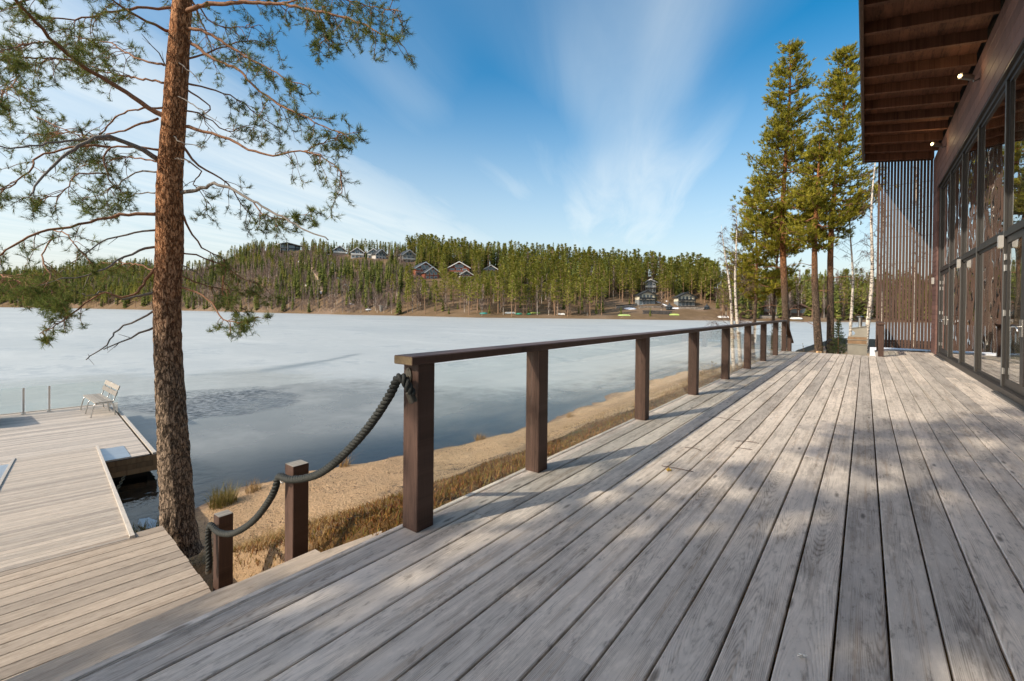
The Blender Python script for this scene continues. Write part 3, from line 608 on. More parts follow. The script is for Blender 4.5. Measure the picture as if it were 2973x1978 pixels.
if e1g.cross(e2g).z < 0: rotg = Matrix((-e1g, e2g, (-e1g).cross(e2g))).transposed().to_4x4()
for k in range(NG):
    o = link('plank', _gm, gang); c = g0 + e1g * (GP * (k + .5)) + e2g * (GW / 2); m = rotg.copy(); m.translation = c - Vector(gang['_o']); o.matrix_local = m
for s in (.025, GW - .025):
    o = MB().cbox(-.024, .024, -GL / 2, GL / 2, -.16, .022, .004).build('edge_strip', M['strip'], gang)
    m = rotg @ Matrix.Rotation(R(90), 4, 'Z'); m.translation = g0 + e1g * (GL / 2) + e2g * s - Vector(gang['_o']); o.matrix_local = m
pon = thing('pontoon', 'broad floating timber pontoon with pale planks on the lake', 'pontoon', (-16.4, 1, -2.6))
ep1, ep2 = frame2(6.3); Pc = Vector((-12.70, 3.44, -2.1)); PD, PW = 7.5, 9.5; rzp = math.atan2(-ep2.x, ep2.y); NP = 62; PP = (PD) / NP
for k in range(NP):
    c = Pc + ep1 * (PP * (k + .5)) + ep2 * (PW / 2 + .06); plank(pon, M['pontoon'], PP - .009, PW - .12, .028, .002, c + Vector((0, 0, rnd.uniform(-.001, .001))), rzp)
def obox(o_, u0, u1, v0, v1, z0, z1, a1, a2, base):
    pts = [base + a1 * u + a2 * v + Vector((0, 0, z)) for z in (z0, z1) for v in (v0, v1) for u in (u0, u1)]
    return o_.add(pts, [(0, 2, 3, 1), (4, 5, 7, 6), (0, 1, 5, 4), (2, 6, 7, 3), (0, 4, 6, 2), (1, 3, 7, 5)])
obox(MB(), 0, PD, .0, .07, -.03, .014, ep1, ep2, Pc).build('edge_strip', M['strip'], pon)
obox(MB(), PD, PD + .1, 0, PW, -.03, .018, ep1, ep2, Pc).build('edge_strip', M['strip'], pon)
for k in range(3):
    obox(MB(), .0, .022, 0.03, PW - .03, -.035 - (k + 1) * .118, -.041 - k * .118, ep1, ep2, Pc).build('side_board', M['side'], pon)
    obox(MB(), 0.03, PD, .0, .022, -.035 - (k + 1) * .118, -.041 - k * .118, ep1, ep2, Pc).build('side_board', M['side'], pon)
obox(MB(), -.012, .024, -.012, .06, -.39, -.032, ep1, ep2, Pc).build('corner_board', M['side'], pon)
obox(MB(), .1, PD - .1, .15, PW - .1, -.75, -.06, ep1, ep2, Pc).build('float', simple('dark_float', (.02, .02, .02), .8), pon)
for v0, v1 in ((.45, .88), (2.27, 2.9)): obox(MB(), .01, 1.12, v0, v1, .002, .010, ep1, ep2, Pc).build('cover_plate', M['galv'], pon)
bal = thing('glass_balustrade', 'low glass balustrade with steel posts on the outer edge of the pontoon', 'balustrade', tuple(Pc + ep1 * 7 + ep2 * 3))
for v in (.10, 1.55, 2.1, 3.6, 5.0):
    base = Pc + ep1 * (PD - .28) + ep2 * v
    b = MB(); obox(b, -.03, .03, -.022, .022, 0.001, .80, ep1, ep2, base).build('post', M['steel'], bal)
    obox(MB(), -.05, .05, -.05, .05, .0012, .03, ep1, ep2, base + ep1 * .01).build('post_foot', M['steel'], bal)
for v0, v1 in ((.14, 1.5), (1.6, 2.05), (2.15, 3.55), (3.65, 4.95)): obox(MB(), PD - .23, PD - .22, v0, v1, .06, .82, ep1, ep2, Pc).build('glass_pane', M['pane'], bal)
obox(MB(), PD - 2.2, PD - .35, .12, .13, .06, .82, ep1, ep2, Pc).build('glass_pane', M['pane'], bal)

# bench on the pontoon
bn = thing('bench', 'slatted grey wooden bench with curved metal legs on the pontoon', 'bench', (-18.9, 3.65, -2.1))
bu = Vector((1, -.03, 0)).normalized(); bv = Vector((.03, 1, 0)).normalized(); B0 = Vector((-19.75, 3.40, -2.1)); BL = 1.85
def bbox(mb, u0, u1, v0, v1, z0, z1): return obox(mb, u0, u1, v0, v1, z0, z1, bu, bv, B0)
for k in range(4): bbox(MB(), 0, BL, .02 + k * .105, .115 + k * .105, .415, .445).build('seat_slat', M['greytop'], bn)
for k in range(2):
    pts = []; lean = .10; z0 = .58 + k * .17; mb = MB()
    for z, dv in ((z0, 0), (z0 + .12, .04)):
        for v in (0, .028):
            for u in (0, BL): pts.append(B0 + bu * u + bv * (.47 + k * .055 + dv + v) + Vector((0, 0, z)))
    mb.add(pts, [(0, 2, 3, 1), (4, 5, 7, 6), (0, 1, 5, 4), (2, 6, 7, 3), (0, 4, 6, 2), (1, 3, 7, 5)]).build('back_slat', M['greytop'], bn)
for u in (.12, .92, 1.72):
    def bp(v, z): return B0 + bu * u + bv * v + Vector((0, 0, z))
    MB().tube(smooth_path([bp(-.06, 0), bp(-.02, .2), bp(.02, .36), bp(.10, .40), bp(.36, .40), bp(.44, .36), bp(.47, .2), bp(.50, 0)], .04), .017, 8).build('leg', M['steel'], bn, smooth=True)
    MB().tube(smooth_path([bp(.33, .40), bp(.42, .41), bp(.47, .47), bp(.51, .62), bp(.58, .88)], .04), .016, 8).build('back_bracket', M['steel'], bn, smooth=True)
# box on legs at the left edge of the pontoon
lb = thing('storage_box', 'dark blue box on metal legs cut off by the picture edge on the pontoon', 'box', (-19.6, 1.28, -2.1))
MB().box(-20.0, -18.5, 1.05, 1.47, -1.9, -1.55).build('body', simple('dark_blue_panel', (.03, .04, .07), .5), lb)
MB().box(-20.02, -18.48, 1.03, 1.49, -1.55, -1.52).build('lid', M['galv'], lb)
for x in (-19.95, -18.55):
    for y in (1.1, 1.42): MB().box(x - .02, x + .02, y - .02, y + .02, -2.099, -1.9).build('leg', M['steel'], lb)
# anchor chain under the pontoon corner
ch = thing('anchor_chain', 'rusty anchor chain running from the pontoon down into the water', 'chain', (-12.6, 2.7, -2.6))
ca_ = Vector((-12.66, 2.86, -2.46)); cb_ = Vector((-11.3, 2.18, -2.70)); nlk = 22
for k in range(nlk):
    c = ca_.lerp(cb_, (k + .5) / nlk) + Vector((0, 0, -.05 * math.sin(math.pi * (k + .5) / nlk))); d = (cb_ - ca_).normalized(); s = d.orthogonal().normalized()
    if k % 2: s = d.cross(s)
    MB().tube([c + d * (math.cos(a) * .048) + s * (math.sin(a) * .026) for a in np.linspace(0, 6.283, 11)], .0085, 5).build('link', M['chain'], ch)

# ---------------------------------------------------------------- the glazed house beside the terrace
hs_ = thing('house', 'dark brown timber house with tall glazed wall and deep eaves', 'house', (4, 9, 0))
WXf, WXg = 1.695, 1.755
MY = [18.22, 16.32, 14.5, 12.65, 10.42, 8.4, 6.5, 4.6, 2.7, .8]       # mullions
YE = 19.55
# cladding boards at the far corner and the big beam above the glass
for k in range(34):
    z0 = .02 + k * .1457
    brown_box('cladding_board', hs_, 1.648, 1.69, 18.44, YE, z0, z0 + .1417, M['clad'], vertical=False, c=.006)
    brown_box('cladding_board', hs_, 1.65, 8.0, YE - .002, YE + .03, z0, z0 + .1417, M['clad'], vertical=False, c=.006)
brown_box('corner_post', hs_, 1.692, 1.83, 18.24, 18.46, .0, 4.97, M['frame'])
for k in range(5):
    z0 = 4.972 + k * .214
    for a, b in ((YE, 14.9), (14.897, 9.7), (9.697, 4.5), (4.497, -2.2)): brown_box('beam_board', hs_, 1.645, 1.70, b, a, z0, z0 + .2105, M['clad'], vertical=False, c=.007)
MB().box(1.70, 1.95, -2.2, YE - .01, 4.96, 6.2).build('wall_core', M['frame'], hs_)
MB().box(1.652, 1.70, -2.2, 18.44, 4.93, 4.968).build('drip_edge', M['frame'], hs_)
MB().box(1.70, 1.86, -2.2, 18.22, 4.86, 4.955).build('head_frame', M['frame'], hs_)
MB().box(1.66, 1.88, -2.2, 18.22, .002, .11).build('sill', M['frame'], hs_)
MB().box(1.702, 1.84, -2.2, 18.22, 2.432, 2.515).build('transom', M['frame'], hs_)
for i, y in enumerate(MY):
    MB().cbox(1.706, 1.83, y - .05, y + .0, .11, 4.86, .004).build('mullion', M['frame'], hs_)
    MB().box(1.698, 1.7055, y - .046, y - .004, .112, 4.858).build('cover_strip', M['alu'], hs_)
for i in range(len(MY) - 1):
    a, b = MY[i + 1], MY[i] - .055
    door = i in (0, 4)
    for z0, z1 in ((.112, 2.43), (2.517, 4.857)):
        if door and z0 < 1: continue
        fr = MB()
        for q in ((a + .002, a + .05, z0, z1), (b - .05, b - .002, z0, z1), (a + .05, b - .05, z0, z0 + .05), (a + .05, b - .05, z1 - .05, z1)): fr.box(1.735, 1.80, *q)
        f = fr.build('window', M['frame'], hs_); MB().box(1.748, 1.76, a + .05, b - .05, z0 + .05, z1 - .05).build('pane', M['window'], f, loc=(0, 0, 0))
    if door:
        mid = (a + b) / 2
        for c0, c1, hside in ((a + .004, mid - .003, 1), (mid + .003, b - .004, -1)):
            d = MB()
            for q in ((c0, c0 + .085, .114, 2.428), (c1 - .085, c1, .114, 2.428), (c0 + .085, c1 - .085, .114, .24), (c0 + .085, c1 - .085, 2.33, 2.428)): d.box(1.728, 1.79, *q)
            do = d.build('door', M['frame'], hs_); MB().box(1.742, 1.754, c0 + .085, c1 - .085, .24, 2.33).build('pane', M['window'], do, loc=(0, 0, 0))
            yh = (c1 - .045) if hside > 0 else (c0 + .045)
            h = MB(); h.box(1.712, 1.7275, yh - .022, yh + .022, .92, 1.16); h.tube(smooth_path([(1.712, yh, 1.06), (1.665, yh, 1.06), (1.652, yh - hside * .03, 1.06), (1.652, yh - hside * .11, 1.045), (1.654, yh - hside * .14, 1.0)], .02), .011, 8)
            h.build('handle', M['steel'], do, loc=(0, 0, 0))
            yb = c0 if hside > 0 else c1
            for z in (.35, 1.25, 1.95, 2.12): MB().tube([(1.712, yb, z - .05), (1.712, yb, z + .05)], .012, 8).box(1.719, 1.7275, yb - .05, yb + .05, z - .045, z + .045).build('hinge', M['steel'], do, loc=(0, 0, 0))
MB().box(1.60, 1.66, MY[1] - .1, 18.2, .001, .022).build('threshold', M['alu'], hs_); MB().box(1.60, 1.66, MY[5] - .1, MY[4], .001, .022).build('threshold', M['alu'], hs_)
# roof: rises towards the lake over the terrace
ZA, ZB, XA, XB = 6.29, 6.05, -.08, 1.645                        # underside of rafters at eaves and at the wall
sl_ = (ZB - ZA) / (XB - XA)
def rz_(x): return ZA + sl_ * (x - XA)
for k in range(24):
    y = 19.45 - .98 * k
    if y < -2.6: break
    MB().prism([(XA, rz_(XA)), (XB, rz_(XB)), (XB, rz_(XB) + .20), (XA, rz_(XA) + .20)], y - .09, y, 'y').build('rafter', M['rafter'], hs_)
for k in range(13):
    x0 = XA + k * .133; x1 = x0 + .1305
    for a, b in ((YE + .1, 13.1), (13.097, 6.2), (6.197, -2.6)):
        o = MB().prism([(-.065, 0), (.065, sl_ * .13), (.065, sl_ * .13 + .018), (-.065, .018)], -(a - b) / 2, (a - b) / 2, 'y').build('soffit_board', M['rafter'], hs_)
        o.location = Vector((x0 + .065, (a + b) / 2, rz_(x0) + .203)) - Vector(hs_['_o'])
for a, b in ((19.66, 15.3), (15.297, 10.2), (10.197, 4.9), (4.897, -2.6)): brown_box('fascia', hs_, -.135, -.083, b, a, 6.26, 6.60, M['brown'], vertical=False, c=.004)
MB().box(-.155, -.1365, -2.6, 19.68, 6.45, 6.62).build('eaves_trim', M['alu'], hs_)
MB().prism([(-.08, 6.272), (1.645, 6.045), (1.645, 6.43), (-.08, 6.60)], 19.56, 19.62, 'y').build('verge_board', M['brown'], hs_)
MB().prism([(-.15, 6.605), (9.0, 5.45), (9.0, 5.6), (-.15, 6.75)], -2.7, 19.75, 'y').build('roof', simple('dark_roof_felt', (.03, .03, .032), .9), hs_)
# the rest of the shell: floor, inner back wall, end and side walls
MB().box(1.86, 8, -2.2, YE - .01, -.2, .0).build('floor', simple('indoor_floor', (.16, .12, .09), .4), hs_)
MB().box(8, 8.2, -2.2, YE, -.3, 5.5).build('back_wall', simple('indoor_wall', (.16, .12, .10), .8), hs_)
MB().box(1.95, 8, -2.3, -2.2, -.3, 5.6).build('end_wall', M['clad'], hs_); MB().box(1.69, 8, 18.5, YE - .004, -.3, 5.0).build('end_wall', M['clad'], hs_)
MB().box(1.95, 8, -2.2, 18.5, 5.0, 5.1).build('indoor_ceiling', simple('indoor_ceiling_paint', (.10, .08, .07), .8), hs_)
def curtain(y0, y1):
    mb = MB(); n = 60
    for k in range(n + 1):
        y = y0 + (y1 - y0) * k / n; x = 2.05 + .05 * math.sin(k * 1.3) + .02 * math.sin(k * .5)
        mb.v += [(x, y, .04), (x, y, 4.8)]
    for k in range(n): mb.f.append((2 * k, 2 * k + 2, 2 * k + 3, 2 * k + 1)); mb.mi.append(0)
    o = mb.build('curtain', bpy.data.materials.get('pinkish_curtain') or simple('pinkish_curtain', (.50, .40, .34), .9)); return o
tag(curtain(16.6, 17.5), 'pale brown curtain behind the glass of the far door', 'curtain', 'curtains behind the glass')
tag(curtain(8.6, 9.5), 'pale brown curtain behind the glass at the picture edge', 'curtain', 'curtains behind the glass')
tag(curtain(10.6, 11.5), 'pale brown curtain behind the glass nearest the far folding door', 'curtain', 'curtains behind the glass')
tag(curtain(13.4, 14.3), 'pale brown curtain behind the third glass bay from the far corner', 'curtain', 'curtains behind the glass')
# small wall lamps
def lamp(x, y, z, label):
    o = thing('wall_lamp', label, 'lamp', (x, y, z), 'small wall lamps by the doors')
    MB().cbox(x - .06, x, y - .04, y + .04, z, z + .19, .008).build('shade', M['lampgrey'], o); MB().box(x - .06, x - .01, y - .035, y + .035, z - .006, z - .0005).build('diffuser', simple('lamp_glass', (.8, .72, .5), .4), o)
lamp(1.698, 14.47, 2.27, 'white box lamp on the window post in the middle of the glazed wall')
lamp(1.698, 10.39, 2.27, 'white box lamp beside the nearest door hinge')
lamp(1.645, 18.9, 2.12, 'white box lamp on the brown corner boards by the far door')
def spot(y, z, label):
    o = thing('spotlight', label, 'spotlight', (1.64, y, z), 'lit spotlights under the eaves')
    MB().tube([(1.643, y, z), (1.56, y - .01, z - .03), (1.55, y - .02, z + .03)], .014, 6).build('bracket', M['alu'], o)
    d = Vector((-.75, -.55, .12)).normalized(); c = Vector((1.545, y - .02, z + .04))
    MB().tube([c, c + d * .02, c + d * .22, c + d * .235], [.045, .055, .055, .052], 12).build('body', M['alu'], o)
    m, g, b = new_mat('spot_bulb'); g.put(b.inputs['Emission Color'], (1, .72, .3, 1)); b.inputs['Emission Strength'].default_value = 5
    MB().tube([c + d * .236, c + d * .25], [.032, .024], 10).build('bulb', m, o)
    L = bpy.data.lights.new('spot_bulb_light', 'POINT'); L.energy = 2.0; L.color = (1, .7, .35); L.shadow_soft_size = .04; lo_ = bpy.data.objects.new('bulb_light', L); COL.objects.link(lo_); lo_.parent = o; lo_.location = c + d * .32 - Vector(o['_o'])
spot(12.15, 5.62, 'lit grey spotlight under the eaves, the larger and nearer one'); spot(16.7, 5.66, 'lit grey spotlight under the eaves near the slatted screen')
# the slatted screen
scn = thing('slatted_screen', 'tall screen of vertical brown slats at the far end of the eaves', 'screen', (.95, 19.66, 0))
for k in range(17):
    x = .315 + k * .0812
    brown_box('slat', scn, x - .031, x + .031, 19.635, 19.71, .08, 6.26 + .05 - .14 * x, M['slat'], c=.002)
for z in (5.42, 4.61, 3.71, 2.86, 1.99, 1.13, .25): MB().tube([(.28, 19.67, z), (1.66, 19.67, z)], .007, 6).build('cross_rod', M['steel'], scn)
# indoor tub by the glass
tb = thing('planter_tub', 'dark round tub with pale tapering staves behind the glass', 'tub', (2.5, 12.0, 0))
MB().tube([(2.5, 12.0, 0.0), (2.5, 12.0, .12), (2.5, 12, .13)], [.30, .30, .2], 20).build('base', M['white'], tb)
MB().tube([(2.5, 12, .13), (2.5, 12, .8), (2.5, 12, .95)], [.2, .36, .40], 20).build('body', simple('dark_tub', (.03, .022, .018), .4), tb)
for k in range(10):
    a = k * .628; MB().tube([(2.5 + math.cos(a) * .205, 12 + math.sin(a) * .205, .14), (2.5 + math.cos(a) * .36, 12 + math.sin(a) * .36, .78)], [.025, .04], 6).build('stave', simple('pale_stave', (.6, .48, .25), .5) if k == 0 else bpy.data.materials['pale_stave'], tb)

# ---------------------------------------------------------------- smoker grill and other things behind the terrace
gr = thing('garden_grill', 'metal garden grill with hood and chimney behind the terrace edge', 'grill', (-.19, 18.3, -.6))
gm = simple('grill_metal', (.38, .36, .31), .45, .7, .25, 5); gmr = simple('scorched_metal', (.30, .20, .12), .55, .6, .6, 9)
MB().box(-.43, .06, 18.06, 18.55, -.75, .22).build('base', gm, gr)
MB().box(-.45, .08, 18.04, 18.57, .222, .245).build('shelf', gm, gr)
MB().box(-.43, .05, 18.07, 18.54, .247, .36).build('fire_box', gmr, gr); MB().box(-.45, .07, 18.05, 18.56, .362, .38).build('rack', gm, gr); MB().box(-.43, .05, 18.07, 18.54, .382, .46).build('fire_box', gmr, gr)
pr = [(-.43, .462), (.055, .462), (.055, .80), (-.34, .72), (-.345, .66)]
for k in range(9):
    a = R(70 - k * 20); pr.append((-.36 + .125 * math.cos(a) * .9, .575 + .09 * math.sin(a)))
for y0, y1 in ((18.08, 18.095), (18.515, 18.53)): MB().prism(pr, y0, y1, 'y').build('side_panel', gm, gr)
MB().box(.04, .055, 18.096, 18.514, .462, .79).build('back_panel', gm, gr)
MB().prism([(-.38, .715), (.09, .81), (.09, .825), (-.38, .73)], 18.05, 18.56, 'y').build('hood', gm, gr)
MB().tube([(-.12, 18.3, .77), (-.12, 18.3, 1.07)], .05, 14).build('chimney', M['steel'], gr); MB().tube([(-.12, 18.3, 1.09), (-.12, 18.3, 1.10), (-.12, 18.3, 1.125)], [.10, .10, .02], 14).build('chimney_cap', M['steel'], gr)
sn = MB(); 
for (cx, cy, rx, ry) in ((1.0, 20.6, .9, .5), (-.6, 18.0, .14, .1)):
    pts = [(cx + math.cos(a) * rx * rnd.uniform(.8, 1.1), cy + math.sin(a) * ry * rnd.uniform(.8, 1.1)) for a in np.linspace(0, 6.28, 15)[:-1]]; z = .0 if cx > 0 else gh(cx, cy) + .1
    sn = MB().prism(pts, z - .5, z, 'z'); tag(sn.build('snow_patch', simple('old_snow', (.78, .80, .84), .7, 0, .1, 4, .4)), 'thin snow patch at the foot of the slatted screen' if cx > 0 else 'small lump of old snow beside the garden grill', 'snow')

# ---------------------------------------------------------------- trees near the house
class Foliage:
    """collects needle triangles"""
    def __init__(s): s.V = []; s.S = []
    def tuft(s, p, d, L=.062, n=30, w=.0045, ax=.07, rs=random):
        d = d.normalized(); a = d.orthogonal().normalized(); b = d.cross(a); sh = rs.random()
        for k in range(n):
            t = rs.random(); ang = rs.uniform(0, 6.283); th = rs.uniform(.45, 1.1) * (1.15 - .5 * t)
            q = p - d * (ax * (1 - t)); nd = d * math.cos(th) + (a * math.cos(ang) + b * math.sin(ang)) * math.sin(th); nd.z += .12
            tip = q + nd * (L * rs.uniform(.75, 1.15)); sd = nd.cross(Vector((rs.uniform(-1, 1), rs.uniform(-1, 1), rs.uniform(-1, 1)))).normalized() * (w * .5)
            s.V += [q - sd, q + sd, tip]; v = min(1, max(0, sh + rs.uniform(-.25, .25))); s.S += [v, v, v]
    def mesh(s, name, mat):
        V = np.array([tuple(v) for v in s.V], np.float32); return np_mesh(name, V, np.arange(len(V)).reshape(-1, 3), mat, {'shade': np.array(s.S)})
rp_ = random.Random(23)
def rv(a=1.0): return Vector((rp_.uniform(-a, a), rp_.uniform(-a, a), rp_.uniform(-a, a)))
def grow_twigs(path, t0, amount, Lmax, mb, fo, droop=.35, tufts=(3, 6), needle=.058, n=22, w=.0042, r=.0036):
    """side shoots with needle tufts along a limb"""
    L = sum((path[i + 1] - path[i]).length for i in range(len(path) - 1)); cnt = max(3, int(amount * L * (1 - t0) * 14))
    for k in range(cnt):
        t = t0 + (1 - t0) * ((k + rp_.random()) / cnt); f = t * (len(path) - 1); i = min(int(f), len(path) - 2); p = path[i].lerp(path[i + 1], f - i); tg = (path[i + 1] - path[i]).normalized()
        sd = rv(); sd = sd - tg * sd.dot(tg); sd.z *= .45; d = (tg * rp_.uniform(.35, .9) + sd.normalized() * rp_.uniform(.5, 1.1)).normalized()
        ln = Lmax * rp_.uniform(.45, 1.0) * (1.05 - .45 * t); pts = [p]; q = p.copy(); dd = d.copy(); ns = 5
        for j in range(ns):
            dd = (dd + rv(.32) + Vector((0, 0, -droop * (.9 if j < 3 else -.5)))).normalized(); q = q + dd * (ln / ns); pts.append(q.copy())
        mb.tube(pts, [r * (1.25 - .7 * j / ns) for j in range(ns + 1)], 4, cap=False)
        fo.tuft(pts[-1], dd, needle, n, w, rs=rp_)
        for e in range(rp_.randint(*tufts)):
            j = rp_.randint(2, ns); a = pts[j]; d2 = ((pts[j] - pts[j - 1]).normalized() * .6 + rv(.9)).normalized(); d2.z -= .1; l2 = ln * rp_.uniform(.14, .38); m_ = a + d2 * l2 * .5 + rv(.02); b_ = a + d2 * l2 + Vector((0, 0, .02))
            mb.tube([a, m_, b_], [r * .7, r * .6, r * .45], 3, cap=False); fo.tuft(b_, (b_ - m_), needle, n, w, rs=rp_)
            if rp_.random() < .6: c_ = m_ + rv(.06); fo.tuft(c_, c_ - a, needle, n - 6, w, rs=rp_)
def limb(pts, r0, r1, jit=.012, step=.07):
    path = smooth_path(pts, step); path = [p + (rv(jit) if 0 < i < len(path) - 1 else Vector((0, 0, 0))) for i, p in enumerate(path)]
    return path, [r0 + (r1 - r0) * (i / (len(path) - 1)) ** .8 for i in range(len(path))]
# --- the big pine at the water's edge; trunk line and limbs follow the surveyed tree
pine = thing('pine_tree', 'tall old pine with orange bark and grey dead limbs beside the landing', 'tree', (-6.62, 2.03, -1.75))
TD = 5.58                                             # depth of the trunk from the eye
tr_px = [(519, 1580, 104), (516, 1510, 89), (507, 1350, 84), (502, 1250, 81), (491, 1072, 73), (486, 883, 73), (493, 694, 73), (494, 505, 67), (508, 315, 63), (520, 126, 57), (530, 0, 50), (540, -180, 44), (548, -420, 34), (552, -700, 22), (555, -900, 10)]
cl_ = [(at_depth(x, y, TD), w / FPX * TD / 2) for x, y, w in tr_px]
base_ = cl_[0][0].copy(); base_.z = -1.75; ctr = [base_] + [c for c, r in cl_[0:]]; rads = [.25] + [r * .93 for c, r in cl_]
tp = smooth_path(ctr, .035); zc = [c.z for c in ctr]; rr_ = [float(np.interp(p.z, zc, rads)) for p in tp]
mb = MB(); NS = 44
for i, (p, r) in enumerate(zip(tp, rr_)):
    for j in range(NS):
        a = 2 * math.pi * j / NS; q = Vector((math.cos(a), math.sin(a), 0)); zz_ = p.z
        s = Vector((q.x * 3.2, q.y * 3.2, zz_ * 1.6)); hgt = min(1, max(.25, (3.0 - zz_) / 3.2))
        wq = mnoise.noise_vector(Vector((q.x * 3, q.y * 3, zz_ * 4))) * .8; dv = mnoise.voronoi(Vector((q.x * 4.2, q.y * 4.2, zz_ * 5.5)) + wq)[0]; e = min(.4, dv[1] - dv[0]) / .4
        k = 1 + (mnoise.noise(s) * .05) + (e - .6) * .10 * hgt + mnoise.noise(s * 6) * .045
        if zz_ < -1.0: k += .25 * max(0, mnoise.noise(Vector((q.x * 1.5, q.y * 1.5, 3)))) * (-1.0 - zz_) / .6
        v = p + q * (r * k); mb.v.append((v.x, v.y, v.z))
for i in range(len(tp) - 1):
    for j in range(NS): j2 = (j + 1) % NS; mb.f.append((i * NS + j, i * NS + j2, (i + 1) * NS + j2, (i + 1) * NS + j)); mb.mi.append(0)
mb.build('trunk', M['bark'], pine, smooth=True)
Z = 1200 / 2091.
def LB(pts, r0, r1, off, fol=None, mat_='limb', Lt=.5):
    """limb traced against the photo; off = how far its tip lies nearer (-) or farther (+) than the trunk"""
    n = len(pts); P = []
    for i, (x, y) in enumerate(pts): P.append(at_depth(x * Z, y * Z, TD + off * (i / (n - 1)) ** 1.1))
    path, rad = limb(P, r0, r1); m = MB().tube(path, rad, 7, jit=.12); 
    if fol: grow_twigs(path, fol[0], fol[1], Lt, m, FOL, **(fol[2] if len(fol) > 2 else {}))
    elif mat_ == 'deadlimb':
        for k in range(3): 
            i = rp_.randint(len(path) // 3, len(path) - 2); d = ((path[i + 1] - path[i]).normalized() + rv(.8)).normalized(); m.tube([path[i], path[i] + d * rp_.uniform(.05, .2)], [rad[i] * .4, .002], 4)
    m.build('branch', M[mat_], pine, smooth=True)
FOL = Foliage()
LB([(845, 605), (640, 470), (480, 375), (390, 310), (290, 225), (180, 110), (75, 0), (-60, -120)], .033, .012, -1.3, (.35, .9))
LB([(290, 225), (200, 215), (80, 240), (-60, 260)], .012, .004, -1.5, (.2, 1.0))
LB([(390, 310), (300, 300), (150, 290), (-40, 300)], .012, .004, -1.2, (.2, 1.2))
LB([(805, 810), (720, 760), (600, 705), (520, 695), (400, 735), (250, 860), (150, 990)], .034, .007, -1.0, None, 'deadlimb')
LB([(600, 705), (440, 705), (300, 720), (180, 735), (60, 750), (-60, 735)], .016, .006, -1.3, None, 'deadlimb')
LB([(810, 760), (720, 745), (560, 745), (530, 800), (540, 880), (575, 940), (540, 965)], .016, .005, -.4, (.5, 1.0))
LB([(560, 745), (420, 735), (200, 790), (160, 850), (70, 930), (0, 960), (-60, 990)], .015, .005, -1.0, (.45, 1.1))
LB([(540, 880), (400, 880), (330, 960), (250, 1000), (150, 1010)], .010, .003, -.8, (.3, 1.3))
LB([(800, 1080), (650, 1085), (500, 1110), (400, 1140), (250, 1165), (150, 1200), (0, 1290), (-90, 1330)], .022, .008, -.8, (.45, .5))
LB([(250, 1165), (330, 1185), (400, 1260), (460, 1330)], .009, .003, -.6, (.3, .8))
LB([(270, 1190), (215, 1290), (250, 1400), (240, 1440)], .010, .003, -.8, (.3, .9))
LB([(795, 1165), (720, 1165), (600, 1200), (500, 1230), (420, 1290), (300, 1380)], .014, .004, -.5, None, 'deadlimb')
LB([(795, 1250), (700, 1270), (560, 1340), (420, 1400), (290, 1415)], .017, .006, -.9, None, 'deadlimb')
q7 = lambda a, b: (a * 500 / 2357 / Z, (760 + b * 500 / 2357) / Z)
LB([q7(2140, 80), q7(2000, 250), q7(1930, 370), q7(1830, 450), q7(1650, 490), q7(1450, 425), q7(1250, 520), q7(1000, 700), q7(850, 830), q7(700, 910), q7(540, 990)], .018, .004, -.7, (.62, 1.5), 'limb', .34)
LB([q7(2110, 430), q7(1950, 460), q7(1780, 500), q7(1600, 500), q7(1480, 420), q7(1350, 400), q7(1270, 470), q7(1120, 430)], .017, .004, -.5, None, 'deadlimb')
LB([q7(2110, 670), q7(1900, 790), q7(1620, 930), q7(1540, 1030), q7(1470, 1131), q7(1240, 1300), q7(1180, 1340)], .013, .005, -.6, None, 'deadlimb')
LB([q7(2130, 890), q7(1900, 980), q7(1650, 1110), q7(1420, 1200)], .014, .006, -.5, None, 'deadlimb')
LB([q7(690, 290), q7(700, 400), q7(760, 520), q7(860, 570)], .010, .003, -1.2, (.2, 1.6), 'limb', .3)
LB([(870, 40), (700, 40), (560, 60), (380, 100), (230, 90), (150, 60)], .018, .005, -.9, (.35, 1.5))
LB([(860, 160), (780, 130), (620, 40), (500, -60), (380, -140)], .020, .006, -1.0, (.3, 1.3))
LB([(830, 420), (700, 395), (560, 370), (430, 320), (330, 250)], .014, .004, .8, (.25, 1.5))
LB([(840, 540), (730, 550), (600, 580), (510, 680), (450, 700), (300, 640), (180, 590)], .013, .004, .5, (.4, 1.5))
LB([(800, 600), (650, 650), (500, 690), (380, 670), (240, 680), (150, 690)], .014, .004, .3, (.45, 1.3))
LB([(830, 330), (700, 300), (560, 220), (450, 200), (330, 170)], .014, .004, .6, (.3, 1.6))
LB([(800, 870), (700, 870), (600, 930), (500, 990), (420, 1000)], .012, .003, .5, (.4, 1.3), 'deadlimb')
LB([(800, 975), (700, 980), (600, 1020), (480, 1060)], .010, .003, .8, (.4, 1.1), 'deadlimb')
LB([(800, 820), (700, 800), (600, 800), (470, 830), (380, 820)], .011, .003, 1.0, (.25, 1.3))
LB([(880, -60), (700, -120), (450, -80), (200, -20), (60, 30)], .02, .006, -.6, (.35, 1.2))
LB([(100, 380), (60, 440), (0, 470), (-60, 500)], .010, .003, -1.3, (.0, 1.2))
LB([(-120, 1380), (-20, 1390), (80, 1420), (160, 1450)], .012, .003, -.9, (.1, 1.7))
LB([(790, 1380), (700, 1340), (580, 1330), (480, 1340)], .010, .003, .9, (.3, 1.0))
